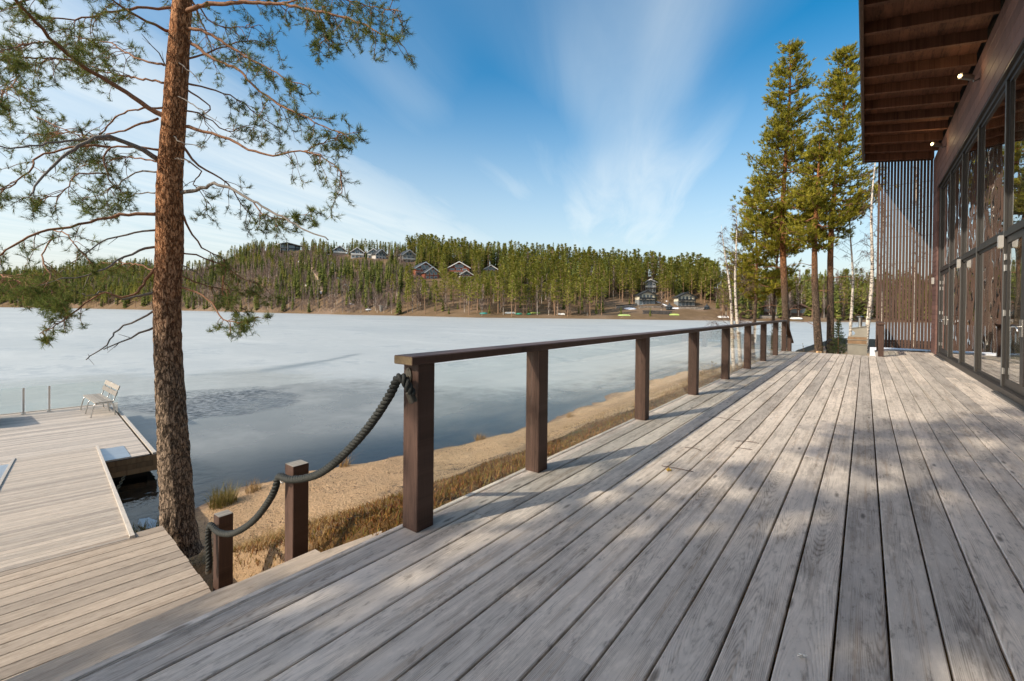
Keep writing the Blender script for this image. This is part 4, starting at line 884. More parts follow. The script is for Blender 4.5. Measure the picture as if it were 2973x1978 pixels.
# right side
LB([(925, 75), (1010, 35), (1200, 15), (1420, 18), (1600, 55), (1800, 110), (1950, 180), (2010, 200)], .028, .006, -.9, (.5, 1.5), 'limb', .5)
LB([(1420, 18), (1560, -10), (1750, 0), (1900, 40), (2030, 60)], .012, .004, -.7, (.2, 1.6))
LB([(1600, 55), (1640, 130), (1640, 200), (1600, 250)], .009, .003, -.6, (.1, 1.4), 'limb', .35)
LB([(925, 150), (1020, 155), (1120, 210), (1250, 290), (1350, 345), (1450, 400), (1540, 430)], .022, .005, -.5, (.35, 1.2))
LB([(960, 210), (1080, 300), (1200, 350), (1290, 440), (1400, 520), (1500, 570), (1640, 640), (1740, 680)], .021, .005, -.7, (.45, 1.2))
LB([(940, 640), (1050, 670), (1180, 715), (1260, 755), (1380, 790), (1540, 765), (1640, 800), (1720, 880), (1730, 980)], .021, .004, -.6, (.5, 1.0))
LB([(1540, 765), (1640, 720), (1720, 690), (1790, 670)], .009, .003, -.5, (.1, 1.4), 'limb', .3)
LB([(925, 740), (1000, 840), (1120, 900), (1180, 970), (1240, 1060), (1300, 1130)], .016, .004, .5, (.4, 1.0))
LB([(920, 975), (1020, 955), (1080, 930), (1180, 960), (1280, 1015), (1400, 1085), (1520, 1150), (1660, 1215)], .024, .006, -.8, None, 'deadlimb')
LB([(1280, 1015), (1330, 1080), (1420, 1110), (1520, 1090), (1590, 1060)], .009, .003, -.4, (.1, 1.7), 'limb', .35)
LB([(915, 1070), (960, 1160), (1020, 1250), (1110, 1300), (1160, 1330), (1165, 1390)], .015, .004, .6, (.5, 1.0))
LB([(915, 1280), (1040, 1305), (1150, 1360), (1250, 1420), (1330, 1450)], .011, .003, .7, (.4, 1.2))
LB([(915, 1340), (990, 1380), (1060, 1440)], .008, .003, .3, None, 'deadlimb')
z3 = lambda a, b: ((500 + a * 1000 / 2357) / Z, (640 + b * 1000 / 2357) / Z)
LB([z3(60, 460), z3(200, 510), z3(290, 590), z3(330, 650), z3(380, 690), z3(450, 700), z3(520, 680), z3(590, 660)], .014, .004, -.5, (.55, 1.9), 'limb', .3)
LB([z3(350, 380), z3(350, 500), z3(400, 580), z3(470, 600)], .009, .003, .4, (.1, 1.6), 'limb', .4)
LB([z3(60, 380), z3(200, 440), z3(350, 470), z3(500, 480), z3(620, 500)], .010, .003, .9, (.35, 1.5), 'limb', .4)
LB([(940, 450), (1060, 540), (1030, 600), (1080, 680)], .012, .003, .6, (.4, .9))
LB([(935, 420), (1060, 450), (1200, 500), (1330, 600), (1430, 660)], .013, .004, .8, (.3, 1.2))
LB([(935, 560), (1040, 590), (1150, 660), (1250, 640), (1350, 680)], .011, .003, .9, (.35, 1.1))
LB([(940, 300), (1050, 270), (1180, 220), (1300, 210), (1400, 240)], .013, .004, .8, (.3, 1.0))
LB([(930, 10), (1060, -40), (1200, -60), (1350, -20), (1450, 60)], .018, .005, .6, (.35, 1.2))
LB([(1010, 35), (1080, 120), (1200, 140), (1330, 130)], .010, .003, .2, (.3, 1.0))
LB([(925, 800), (1020, 870), (980, 930), (1040, 1000), (1050, 1090)], .010, .003, .5, (.4, .9))
for pts in ([(830, 640), (920, 720), (1050, 745)], [(870, 290), (950, 350), (1010, 420)], [(865, 470), (960, 520), (1120, 630)], [(860, 380), (800, 270), (715, 170)], [(865, 820), (900, 800), (970, 825)]):
    LB(pts, .011, .003, -.35, None, 'deadlimb')
# crown above the picture frame
for k in range(26):
    z0 = 4.9 + k * .17; i = min(range(len(tp)), key=lambda q: abs(tp[q].z - z0)); a = k * 2.4 + rp_.uniform(-.4, .4); L = rp_.uniform(1.4, 2.6) * (1 - (z0 - 4.9) / 7); d = Vector((math.cos(a), math.sin(a), 0))
    P = [tp[i], tp[i] + d * L * .3 + Vector((0, 0, .2)), tp[i] + d * L * .7 + Vector((0, 0, .3)), tp[i] + d * L + Vector((0, 0, .2))]
    path, rad = limb(P, .022, .005); m = MB().tube(path, rad, 6); grow_twigs(path, .25, .8, .6, m, FOL, n=18, w=.006); m.build('branch', M['limb'], pine, smooth=True)
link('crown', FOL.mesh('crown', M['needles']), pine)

# --- generic pines for the group at the far end of the terrace (and the ones that shade it from behind)
def make_pine(name, H, cb, spread, seed, leaf, tr=.17, shape=1.0, lean=0., dens=1.0):
    """returns an Empty at the foot with trunk, branch and crown parts (local coordinates)"""
    rs = random.Random(seed); o = thing(name, '', 'tree', absolute=False); F = Foliage(); tm = MB(); ph = rs.uniform(0, 6)
    axis = lambda z: Vector((lean * z / H + .12 * math.sin(z * .45 + ph), .10 * math.cos(z * .4 + ph), z))
    zs = np.linspace(-.5, H, 40); tm.tube([axis(z) for z in zs], [tr * (1.25 if z < 0 else 1) * max(.05, (1 - max(0, z) / H) ** .75) for z in zs], 14, jit=.05); tm.build('trunk', M['barkfar'], o, smooth=True)
    bm = MB(); z = cb * H
    while z < H - .15:
        u = (z / H - cb) / (1 - cb); nb = rs.randint(4, 6)
        for k in range(nb):
            a = rs.uniform(0, 6.283); L = spread * ((1 - u) ** shape * .92 + .10) * rs.uniform(.65, 1.12) * min(1, .45 + u * 3.0)
            d = Vector((math.cos(a), math.sin(a), 0)); rise = rs.uniform(.0, .3) + .35 * u; p0 = axis(z); ns = 6; pts = [p0]
            for j in range(1, ns + 1):
                f = j / ns; pts.append(p0 + d * (L * f) + Vector((rs.uniform(-.08, .08), rs.uniform(-.08, .08), L * (rise * f - .32 * math.sin(f * 2.6) * (1 - u) + .12 * f * f))))
            bm.tube(pts, [.03 * (1 - .8 * j / ns) * (tr / .17) * (1.15 - u) + .005 for j in range(ns + 1)], 4, cap=False)
            for c in range(int((6 + L * 17.0) * dens)):
                f = rs.uniform(.28, 1.0) ** .8; i = min(int(f * ns), ns - 1); q = pts[i].lerp(pts[i + 1], f * ns - i); q = q + Vector((rs.gauss(0, .17), rs.gauss(0, .17), rs.gauss(.06, .10))) * (.5 + L * .3)
                dd = (d * .7 + Vector((rs.uniform(-.6, .6), rs.uniform(-.6, .6), rs.uniform(.1, .9)))).normalized()
                F.tuft(q, dd, .16, 13, .036, .14, rs=rs)
        z += rs.choice((.22, .28, .34, .46))
    # dead stubs under the crown
    for k in range(10):
        z = rs.uniform(.12, cb) * H; a = rs.uniform(0, 6.283); d = Vector((math.cos(a), math.sin(a), rs.uniform(-.1, .25))); L = rs.uniform(.3, 1.4); p = axis(z); bm.tube([p, p + d * L * .5 + Vector((0, 0, .08)), p + d * L - Vector((0, 0, .1 * L))], [.018, .012, .004], 4)
    bm.build('limbwork', M['limb'], o, smooth=True)['kind'] = 'stuff'; link('crown', F.mesh('crown', leaf), o); return o
def stand(o, px, depth, zfoot, label=None, group=None, rz=0, scale=1):
    p = at_depth(px, 905, depth); o.location = (p.x, p.y, zfoot); o.rotation_euler.z = rz; o.scale = (scale,) * 3
    if label: o['label'] = label
    if group: o['group'] = group
    return o
GRP = 'pines at the far end of the terrace'
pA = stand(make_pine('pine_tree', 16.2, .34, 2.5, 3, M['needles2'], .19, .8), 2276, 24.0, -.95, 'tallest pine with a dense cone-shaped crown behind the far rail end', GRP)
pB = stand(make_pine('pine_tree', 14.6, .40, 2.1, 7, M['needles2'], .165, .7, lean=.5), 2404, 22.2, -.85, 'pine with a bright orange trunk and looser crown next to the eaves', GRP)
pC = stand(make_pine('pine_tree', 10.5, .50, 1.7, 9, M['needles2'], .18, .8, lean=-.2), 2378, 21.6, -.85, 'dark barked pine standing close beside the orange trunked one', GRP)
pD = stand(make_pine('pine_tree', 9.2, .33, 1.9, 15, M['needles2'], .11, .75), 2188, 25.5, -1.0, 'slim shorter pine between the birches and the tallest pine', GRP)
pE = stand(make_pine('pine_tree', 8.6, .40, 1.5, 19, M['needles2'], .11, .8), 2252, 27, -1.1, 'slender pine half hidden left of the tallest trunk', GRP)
# pines behind the viewer; they only show as dappled shade on the boards
pS = make_pine('pine_tree', 14.6, .40, 2.1, 57, M['needles2'], .20, .6, dens=.62)
for i, (x, y, s, rz, lab) in enumerate(((-5.1, -8.0, 1.0, 1.2, 'pine behind the viewpoint whose crown shades the near boards'), (-2.9, -9.0, 1.0, 2.4, 'second pine behind the viewpoint shading the boards by the wall'), (-.9, -9.8, 1.05, 4.0, 'third pine behind the viewpoint shading the nearest boards'), (-5.7, -10.4, .95, 5.1, 'fourth pine behind the viewpoint shading the boards by the steps'))):
    c = copy_tree(pS) if i else pS; c.location = (x, y, gh(x, y)); c.scale = (s,) * 3; c.rotation_euler.z = rz; c['label'] = lab; c['group'] = 'pines behind the viewpoint'
# --- birches
def make_birch(name, H, seed, tr=.07, stems=1, spread=1.2, bend=.4, tw_=1.0, lean=0.):
    rs = random.Random(seed); o = thing(name, '', 'tree', absolute=False); bm = MB()
    for s in range(stems):
        a0 = rs.uniform(0, 6.28); off = Vector((math.cos(a0), math.sin(a0), 0)) * (.12 if stems > 1 else 0); h = H * (1 - .12 * s); ph = rs.uniform(0, 6)
        ax = lambda z: off * (1 + z * .08) + rt0 * (lean * (z / h)) + Vector((bend * (z / h) ** 1.5 * math.cos(a0 + s) + .05 * math.sin(z * 1.1 + ph), bend * (z / h) ** 1.5 * math.sin(a0 + s) + .05 * math.cos(z + ph), z))
        zs = np.linspace(-.4, h, 34); MB().tube([ax(z) for z in zs], [tr * max(.06, (1 - max(0, z) / h) ** .8) for z in zs], 9, jit=.08).build('trunk', M['birch'], o, smooth=True)
        z = h * .18
        while z < h * .97:
            a = rs.uniform(0, 6.283); u = z / h; L = spread * (1.1 - u) * rs.uniform(.4, 1.1); d = Vector((math.cos(a), math.sin(a), rs.uniform(.5, 1.1))).normalized(); p = ax(z); pts = [p, p + d * L * .5, p + d * L + Vector((0, 0, -.06 * L))]
            bm.tube(pts, [.010, .007, .003], 4, cap=False)
            for k in range(int(6 * tw_)):
                f = rs.uniform(.2, 1); q = p + d * L * f; d2 = (d + Vector((rs.uniform(-1, 1), rs.uniform(-1, 1), rs.uniform(-.6, .5)))).normalized(); l2 = L * rs.uniform(.25, .6); e = q + d2 * l2; m = q.lerp(e, .5) + Vector((0, 0, .04)); bm.tube([q, m, e - Vector((0, 0, l2 * .35))], [.0055, .0045, .003], 3, cap=False)
                for r_ in range(2): f2 = rs.uniform(.3, 1); q2 = q.lerp(e, f2); e2 = q2 + Vector((rs.uniform(-.25, .25), rs.uniform(-.25, .25), rs.uniform(-.3, .1))); bm.tube([q2, e2], [.004, .0025], 3, cap=False)
            z += h * rs.uniform(.018, .035)
    bm.build('crown', M['birchtwig'], o)['kind'] = 'stuff'; return o
GB = 'bare birches at the far end of the terrace'
b1 = stand(make_birch('birch_tree', 7.2, 31, .085, 2, 1.5, .12, 1.3, -.5), 2140, 19.6, gh(-3.9, 19) - .1, 'twin stemmed white birch behind the middle of the railing', GB)
b2 = stand(make_birch('birch_tree', 8.5, 33, .08, 1, 1.5, .15), 2474, 22.5, -.9, 'thin bare birch behind the garden grill chimney', GB)
b3 = stand(make_birch('birch_tree', 9.0, 35, .085, 1, 1.3, .1, 1., .35), 2518, 17.6, -.6, 'leaning white birch right beside the garden grill', GB)
b4 = stand(make_birch('birch_tree', 9.0, 37, .07, 1, 1.3, .2), 2560, 21.5, -.7, 'white birch seen through the left slats of the screen', GB)
b5 = stand(make_birch('birch_tree', 8.6, 39, .07, 1, 1.2, .15), 2655, 20.5, -.6, 'white birch seen through the right slats of the screen', GB)
# --- young spruce
def make_spruce(name, H, seed, leaf, base_r):
    rs = random.Random(seed); o = thing(name, '', 'tree', absolute=False); MB().tube([(0, 0, -.3), (0, 0, H)], [.035, .006], 8).build('trunk', M['limb'], o); F = Foliage(); bm = MB(); z = .05
    while z < H:
        u = z / H
        for k in range(7):
            a = rs.uniform(0, 6.283); L = base_r * (1 - u) ** .85 * rs.uniform(.7, 1.1) + .03; d = Vector((math.cos(a), math.sin(a), -.12 + .5 * u)); p = Vector((0, 0, z)); bm.tube([p, p + d * L], [.006, .002], 3, cap=False)
            for c in range(int(3 + L * 22)):
                f = rs.uniform(.15, 1); q = p + d * L * f + Vector((rs.gauss(0, .03), rs.gauss(0, .03), rs.gauss(-.01, .02))); F.tuft(q, d + Vector((rs.uniform(-.7, .7), rs.uniform(-.7, .7), 0)), .045, 9, .010, .05, rs=rs)
        z += .075
    bm.build('limbwork', M['twig'], o)['kind'] = 'stuff'; link('crown', F.mesh('crown', leaf), o); return o
sp = stand(make_spruce('young_spruce', 1.75, 5, M['spruce'], .46), 2435, 19.2, -.78, 'small dark green spruce between the pines and the garden grill')
# coil of black hose hung on the orange pine
hc = thing('hose_coil', 'coil of black hose hanging on the orange pine trunk', 'hose', (0, 0, 0)); c0 = at_depth(2402, 1000, 21.9)
for k in range(6):
    rx, rz2 = .20 + .02 * k % .06, .26 + .012 * k; MB().tube([c0 + rt0 * (math.cos(a) * rx + .01 * k - .03) + Vector((0, 0, math.sin(a) * rz2 - .02 * k)) + fl * (-.2 - .012 * k) for a in np.linspace(0, 6.283, 26)], .012, 6).build('loop', M['black'], hc, smooth=True)
st_ = MB().tube([at_depth(2378, 1022, 21.2) + Vector((0, 0, -.35)), at_depth(2378, 1022, 21.2) + Vector((0, 0, .03))], [.14, .12], 10); tag(st_.build('tree_stump', simple('fresh_cut_wood', (.62, .40, .20), .8)), 'pale fresh cut stump at the foot of the dark barked pine', 'stump')

# ---------------------------------------------------------------- grass, heather and straw on the bank
def blades(name, pts, hmin, hmax, w, lean, col, label, lmin=.1, curl=.6):
    rs = np.random.RandomState(len(pts)); n = len(pts); a = rs.rand(n) * 6.283; h = hmin + (hmax - hmin) * rs.rand(n) ** 1.4; ln = lean * (rs.rand(n) * (1 - lmin) + lmin)
    d = np.stack([np.cos(a), np.sin(a), np.zeros(n)], 1); s = np.stack([-np.sin(a), np.cos(a), np.zeros(n)], 1) * w * .5 * (.6 + .8 * rs.rand(n))[:, None]
    P = np.asarray(pts); up = np.array([0, 0, 1.]); mid = P + d * (h * ln * .45)[:, None] + up * (h * .55 * np.sqrt(np.maximum(.05, 1 - ln ** 2)))[:, None]; tip = P + d * (h * ln * (1 + curl * .4))[:, None] + up * (h * np.sqrt(np.maximum(.03, 1 - ln ** 2)) * (1 - curl * .25 * ln))[:, None]
    V = np.concatenate([P - s, P + s, mid + s * .8, mid - s * .8, tip]); i = np.arange(n)
    T = np.concatenate([np.stack([i, i + n, i + 2 * n], 1), np.stack([i, i + 2 * n, i + 3 * n], 1), np.stack([i + 3 * n, i + 2 * n, i + 4 * n], 1)]); sh = np.tile(rs.rand(n), 5)
    return np_mesh(name, V, T, col, {'shade': sh})
M['heather'] = leafy('heather_tone', [(.10, .034, .016), (.22, .085, .03), (.30, .14, .035), (.15, .14, .03), (.34, .20, .055)], .2, 'shade', False)
M['straw'] = leafy('straw_tone', [(.24, .14, .055), (.36, .24, .10), (.46, .33, .16), (.30, .17, .06)], .25, 'shade', False)
M['sedge'] = leafy('sedge_tone', [(.10, .10, .02), (.22, .18, .05), (.36, .26, .10)], .25, 'shade', False)
rs = np.random.RandomState(3)
def scatter(n, x0, x1, y0, y1, dmin, dmax, ok=None, near=1.6):
    x = rs.uniform(x0, x1, n); y = y0 + (y1 - y0) * rs.rand(n) ** near; h, d = ground_h(x, y); k = (d > dmin) & (d < dmax) & (h > LAKE + .03)
    if ok is not None: k &= ok(x, y, d)
    return np.stack([x[k], y[k], h[k] - .01], 1)
def heath_ok(x, y, d): return (x > np.interp(y, [1.8, 4, 8, 16], [-5.1, -4.7, -4.2, -4.0]) + (vnoise(x, y, 1.1, 5) - .5) * 1.5) & ~((y < 1.9) & (x < -2.6) & (x > -8)) & (x < -2.14)
tag(link('heather', blades('heather', scatter(90000, -6.0, -2.14, 1.2, 17.5, 3.4, 9, heath_ok), .02, .085, .008, .85, M['heather'], '')), 'low rusty heather and moss between the terrace and the sand', 'heather', kind='stuff')
def straw_ok(x, y, d): return (np.exp(-((x + 5.4) / 1.6) ** 2 - ((y - 2.3) / .75) ** 2) + .5 * (vnoise(x, y, .6, 6) > .70) * (d > 2.4) * (y > 6) + .35 * (y > 9) * (d > 2.6) > rs.rand(len(x)) * .9) & ~((y < 1.85) & (x > -8))
tag(link('dry_grass', blades('dry_grass', scatter(45000, -8.6, -2.6, 1.5, 20, .9, 7.5, straw_ok), .05, .20, .006, .985, M['straw'], '', .6)), 'flattened straw coloured dry grass around the pine foot and along the bank', 'grass', kind='stuff')
tag(link('far_bank_grass', blades('far_bank_grass', scatter(30000, -7.5, 1.6, 15.5, 29, 2.5, 14, lambda x, y, d: ~((x > -2.1) & (y < 16.9)) & ~((x > .2) & (y < 20)), 1.2), .10, .45, .010, .7, M['straw'], '')), 'tall dry grass on the bank beyond the end of the terrace', 'grass', kind='stuff')
def tuft_thing(name, px, py, r, n, h, label, colr='sedge'):
    p = at_z(px, py, LAKE + .12); z = gh(p.x, p.y); a = rs.rand(n) * 6.283; q = np.sqrt(rs.rand(n)) * r
    P = np.stack([p.x + np.cos(a) * q, p.y + np.sin(a) * q, np.full(n, max(z, LAKE) - .02)], 1); o = link(name, blades(name, P, h * .4, h, .008, .75, M[colr], '')); tag(o, label, 'grass tuft', 'grass tufts by the water')
lit_ = scatter(20000, -9, -2.5, 1.8, 20, .3, 6, lambda x, y, d: vnoise(x, y, 1.4, 12) > .45)[:6000]
tag(link('beach_litter', blades('beach_litter', lit_ + np.array([0, 0, .02]), .02, .07, .012, .999, leafy('beach_litter_tone', [(.05, .03, .02), (.12, .07, .04), (.3, .2, .1)], 0, 'shade', False), '', .96)), 'dark bits of bark and twigs strewn over the sand', 'litter', kind='stuff')
tuft_thing('grass_tuft', 648, 1470, .22, 420, .5, 'large greenish grass tuft at the water edge right of the pine trunk')
tuft_thing('grass_tuft', 1000, 1362, .12, 90, .5, 'thin pale grass tuft at the water edge behind the rope', 'straw')
tuft_thing('grass_tuft', 1395, 1275, .16, 160, .32, 'round straw tuft standing in the shallow water between the first two rail posts', 'straw')
tuft_thing('grass_tuft', 1655, 1210, .14, 120, .30, 'small straw tuft on the sand right of the second rail post', 'straw')
tuft_thing('grass_tuft', 735, 1435, .15, 120, .35, 'sparse dry tuft on the bank left of the rope post', 'straw')
tuft_thing('grass_tuft', 440, 1525, .35, 200, .25, 'dark sedge at the water edge left of the pine foot')
# ice rim in the shallow corner left of the pine
ir = MB(); p = at_z(430, 1522, LAKE + .006); pts = [(p.x + math.cos(a) * .34 * rnd.uniform(.75, 1.1), p.y + math.sin(a) * .12 * rnd.uniform(.75, 1.1)) for a in np.linspace(0, 6.28, 17)[:-1]]; ir.prism(pts, LAKE + .004, LAKE + .03, 'z'); tag(ir.build('ice_floe', simple('rim_ice', (.40, .45, .48), .4)), 'small pale ice floe by the bank left of the pine foot', 'ice')
# shrubs behind the railing
def shrub(px, py, zf, h, n, label, depth):
    p = at_depth(px, py, depth); z = gh(p.x, p.y); o = thing('leafless_shrub', label, 'shrub', (p.x, p.y, z), 'shrubs behind the railing'); mb = MB(); F = Foliage()
    for k in range(n):
        a = rp_.uniform(0, 6.28); q = Vector((p.x, p.y, z)); d = Vector((math.cos(a) * .5, math.sin(a) * .5, 1)).normalized(); pts = [q + Vector((math.cos(a) * .1, math.sin(a) * .1, 0))]
        for j in range(5): d = (d + rv(.25)).normalized(); pts.append(pts[-1] + d * h / 5 * rp_.uniform(.6, 1.1))
        mb.tube(pts, [.008, .007, .006, .005, .004, .003], 4, cap=False)
        for j in range(2, 6): F.tuft(pts[j], d + rv(.8), .05, 8, .014, .05, rs=rp_)
    mb.build('stems', M['twig'], o); link('crown', F.mesh('crown', M['sedge']), o)
shrub(2070, 1040, -1, .95, 14, 'leafless green budded shrub left of the twin birch', 16.5); shrub(2205, 1020, -1, 1.1, 16, 'dark bushy shrub between the glass panes near the rail end', 18.6); shrub(2360, 1005, -1, .9, 8, 'thin bare shrub at the foot of the dark barked pine', 20.5)

# ---------------------------------------------------------------- houses on the far shore
HM = dict(grey=simple('grey_house_paint', (.34, .32, .29), .7), pale=simple('pale_yellow_paint', (.78, .74, .60), .7), red=simple('red_brown_timber', (.26, .085, .05), .7), black=simple('black_house_timber', (.035, .035, .04), .6), stone=simple('rough_stone', (.30, .26, .22), .95, 0, .6, 1.2, .8),
          roof=simple('dark_slate_roof', (.045, .05, .055), .6), trim=M['white'], concrete=simple('pale_concrete', (.55, .53, .50), .8), dark=simple('dark_opening', (.02, .022, .025), .3), timber=simple('brown_house_timber', (.10, .06, .045), .7), greyblue=simple('grey_blue_wall', (.24, .27, .29), .7))
HM['glass'] = simple('house_window_glass', (.09, .13, .16), .08, 0, .2, 1, spec=.9)
CLEAR = []
def house(px, py, w, h, pitch, label, wall, trim='trim', base=None, d=9, balcony=True, cols=3, rot=0., gable_glass=True, name='chalet', group=None, base_h=2.2, roof='roof', chimney=True):
    """gabled house facing the lake; local x across, -y towards the lake"""
    p, t = hill_at(px, py); CLEAR.append((px, t, w, py)); ang = math.atan2(p.x, p.y); o = thing(name, label, 'house', (p.x, p.y, p.z - .3), group, -ang + rot, absolute=False)
    bh = base_h; W = w / 2; ap = h + W * pitch
    MB().box(-W, W, .0, d, -3, bh).build('base_storey', HM[base or wall], o)
    MB().prism([(-W, bh + .004), (W, bh + .004), (W, h), (0, ap), (-W, h)], 0, d, 'y').build('wall', HM[wall], o)
    ov, th = .9, .28; r = MB(); sgn = pitch
    for s in (-1, 1):
        r.prism([(0, ap + .02), (s * (W + .8), h - .8 * sgn + .02), (s * (W + .8), h - .8 * sgn + th), (0, ap + th + .02)], -1.5, d + .6, 'y')
    ro = r.build('roof', HM[roof], o)
    b = MB()
    for s in (-1, 1): b.prism([(0, ap - .28), (s * (W + .85), h - .85 * sgn - .28), (s * (W + .85), h - .85 * sgn + .32), (0, ap + .36)], -1.62, -1.505, 'y')
    b.build('barge_board', HM[trim], ro)
    if chimney: MB().box(W * .35, W * .35 + .7, d * .45, d * .45 + .7, ap - 1.5, ap + .9).build('chimney', HM['dark'], ro)
    def win(x0, x1, z0, z1):
        f = MB().box(x0, x1, -.06, -.004, z0, z1).build('window', HM[trim], o); MB().box(x0 + .1, x1 - .1, -.09, -.062, z0 + .1, z1 - .1).build('pane', HM['glass'], f)
    n = cols
    for k in range(n):
        x0 = -W + .5 + k * (w - 1.0) / n; x1 = x0 + (w - 1.0) / n * (.5 if wall == 'pale' else .72)
        win(x0, x1, bh + .35, bh + 2.3); win(x0, x1, .25, bh - .45)
    if gable_glass:
        for s in (-1, 1): win(min(s * .12, s * W * .42), max(s * .12, s * W * .42), h + .1 - .3, h + (W * .55) * pitch)
    if balcony:
        MB().box(-W - .1, W + .1, -1.45, -.1, bh - .12, bh + .03).build('balcony_floor', HM[trim], o)
        MB().box(-W - .1, W + .1, -1.45, -1.38, bh + .15, bh + 1.05).build('balcony_front', HM[trim if wall != 'red' else 'red'], o)
        for x in (-W, -W * .33, W * .33, W - .14): MB().box(x, x + .14, -1.37, -1.23, -1.5, h - .1).build('balcony_post', HM[trim if wall != 'red' else 'red'], o)
    return o
GH = 'chalets along the hilltop'
house(985, 742, 9.5, 4.6, .72, 'grey chalet with white balcony, second building from the left on the hilltop', 'timber', 'trim', 'concrete', group=GH)
house(1036, 748, 9.0, 4.5, .72, 'grey chalet with white balcony beside a tall spruce, third from the left on the hilltop', 'timber', 'trim', 'concrete', group=GH)
house(1083, 750, 8.5, 4.4, .72, 'chalet with pale balcony, left one of the touching pair on the hilltop', 'grey', 'trim', 'concrete', group=GH)
house(1105, 752, 9.0, 3.9, .8, 'dark roofed chalet, right one of the touching pair on the hilltop', 'grey', 'trim', 'concrete', rot=.5, d=13, balcony=False, group=GH)
house(1186, 762, 10., 5.4, .75, 'tall glass gabled chalet, rightmost on the hilltop', 'grey', 'trim', 'concrete', rot=.35, d=12, group=GH, chimney=True)
house(1233, 800, 12., 4.6, .62, 'big red brown timber lodge with white gable boards on the slope', 'red', 'trim', 'red', rot=.3, d=11)
house(1254, 810, 8.5, 4.0, .72, 'smaller red brown gable joined in front of the big lodge', 'red', 'trim', 'red', rot=.3, d=8, balcony=False)
house(1332, 800, 12.5, 5.2, .55, 'red brown lodge with double white gable among pines', 'red', 'trim', 'red', d=12)
house(1352, 812, 7.0, 3.2, .6, 'low red brown annex half hidden by pines below the double gabled lodge', 'red', 'trim', 'concrete', rot=.2, d=7, balcony=False)
house(1424, 796, 8.0, 3.6, .6, 'red cabin whose white gable edge peeks out of the pines', 'red', 'trim', 'red', d=8, balcony=False)
house(1888, 850, 5.6, 6.2, .52, 'tall grey house with glazed gable above the pale house', 'greyblue', 'trim', 'greyblue', d=7, base_h=3.0)
house(1878, 884, 7.6, 4.6, .5, 'pale yellow house with dark roof on a stone terrace, left of two', 'pale', 'dark', 'greyblue', rot=.25, d=8, cols=4, gable_glass=False, base_h=2.4)
house(1992, 888, 7.6, 4.4, .5, 'pale yellow house with dark roof on a stone terrace, right of two', 'pale', 'dark', 'greyblue', rot=.25, d=8, cols=4, gable_glass=False, base_h=2.3)
house(2322, 918, 7.5, 3.2, .5, 'dark timber cabin among trees seen between the pines', 'timber', 'timber', 'timber', d=7, cols=2, gable_glass=False, balcony=False, base_h=.9)
house(2240, 914, 6.5, 3.4, .5, 'dark timber cottage partly hidden behind the slender pine', 'timber', 'timber', 'timber', d=7, cols=2, gable_glass=False, balcony=False, base_h=.9)
CLEAR.pop(); CLEAR.pop()
def modern(px, py):
    p, t = hill_at(px, py); CLEAR.append((px, t, 18, py)); ang = math.atan2(p.x, p.y); o = thing('modern_house', 'black modern house with slanted roof and big windows, leftmost on the hilltop', 'house', (p.x, p.y, p.z - .4), None, -ang + .25, absolute=False)
    MB().box(-8, 8, 0, 9, -3, 2.8).build('base_storey', HM['black'], o); MB().prism([(-8, 2.804), (8, 2.804), (8, 5.2), (-3, 7.2), (-8, 6.0)], 0, 9, 'y').build('wall', HM['black'], o)
    r = MB().prism([(-9.4, 5.8), (-3.2, 7.5), (-3.2, 7.9), (-9.4, 6.2)], -2.2, 9.5, 'y').prism([(-3.2, 7.5), (9.2, 5.2), (9.2, 5.6), (-3.2, 7.9)], -2.2, 9.5, 'y'); ro = r.build('roof', HM['concrete'], o)
    for x0, x1, z0, z1 in ((-7.4, -5.2, 3.2, 5.6), (-4.9, -3.4, 3.2, 5.9), (-1.6, 3.6, 3.0, 5.6), (4.2, 7.6, 3.2, 4.9), (-1.6, 3.6, .3, 2.4), (-7, -3.6, .3, 2.4), (4.2, 7.6, .3, 2.4)):
        f = MB().box(x0, x1, -.08, -.004, z0, z1).build('window', HM['dark'], o); MB().box(x0 + .12, x1 - .12, -.12, -.082, z0 + .12, z1 - .12).build('pane', HM['glass'], f)
    for x in (-8.6, -3.0): MB().box(x, x + .5, -2.0, -1.5, -1.5, 6.1 if x < -5 else 7.45).build('column', HM['concrete'], o)
    MB().box(-9, -2, -2.0, -.05, 2.55, 2.8).build('balcony_floor', HM['concrete'], o); MB().box(-14, -8, -1, 5, .2, .5).build('carport_roof', HM['concrete'], o); MB().box(-13.8, -13.4, -.8, -.4, -3, .2).build('carport_post', HM['dark'], o)
modern(842, 722)
def gazebo(px, py, s, label):
    p, t = hill_at(px, py); CLEAR.append((px, t, 5, py)); o = thing('gazebo', label, 'gazebo', (p.x, p.y, p.z - .1), 'dark gazebos on the far shore', absolute=False); n = 8
    c = [(math.cos(i * 6.283 / n), math.sin(i * 6.283 / n)) for i in range(n)]
    MB().prism([(x * 1.7 * s, y * 1.7 * s) for x, y in c], -.6, 1.5 * s, 'z').build('wall', HM['dark'], o)
    m = MB(); m.add([(x * 2.3 * s, y * 2.3 * s, 1.45 * s) for x, y in c] + [(x * .5 * s, y * .5 * s, 2.9 * s) for x, y in c] + [(0, 0, 4.2 * s)], [(i, (i + 1) % n, (i + 1) % n + n, i + n) for i in range(n)] + [(i + n, (i + 1) % n + n, 2 * n) for i in range(n)]); m.build('roof', HM['roof'], o)
    for i in range(3): a = -math.atan2(p.x, p.y) - 1.57 + (i - 1) * .7; MB().tube([(math.cos(a) * 1.72 * s, math.sin(a) * 1.72 * s, .6 * s), (math.cos(a) * 1.72 * s, math.sin(a) * 1.72 * s, 1.2 * s)], .35 * s, 4).build('window', HM['glass'], o)
gazebo(1943, 900, .85, 'dark pointed gazebo below the snow strip between the two pale houses'); gazebo(2052, 899, .7, 'smaller dark gazebo right of the two pale houses')
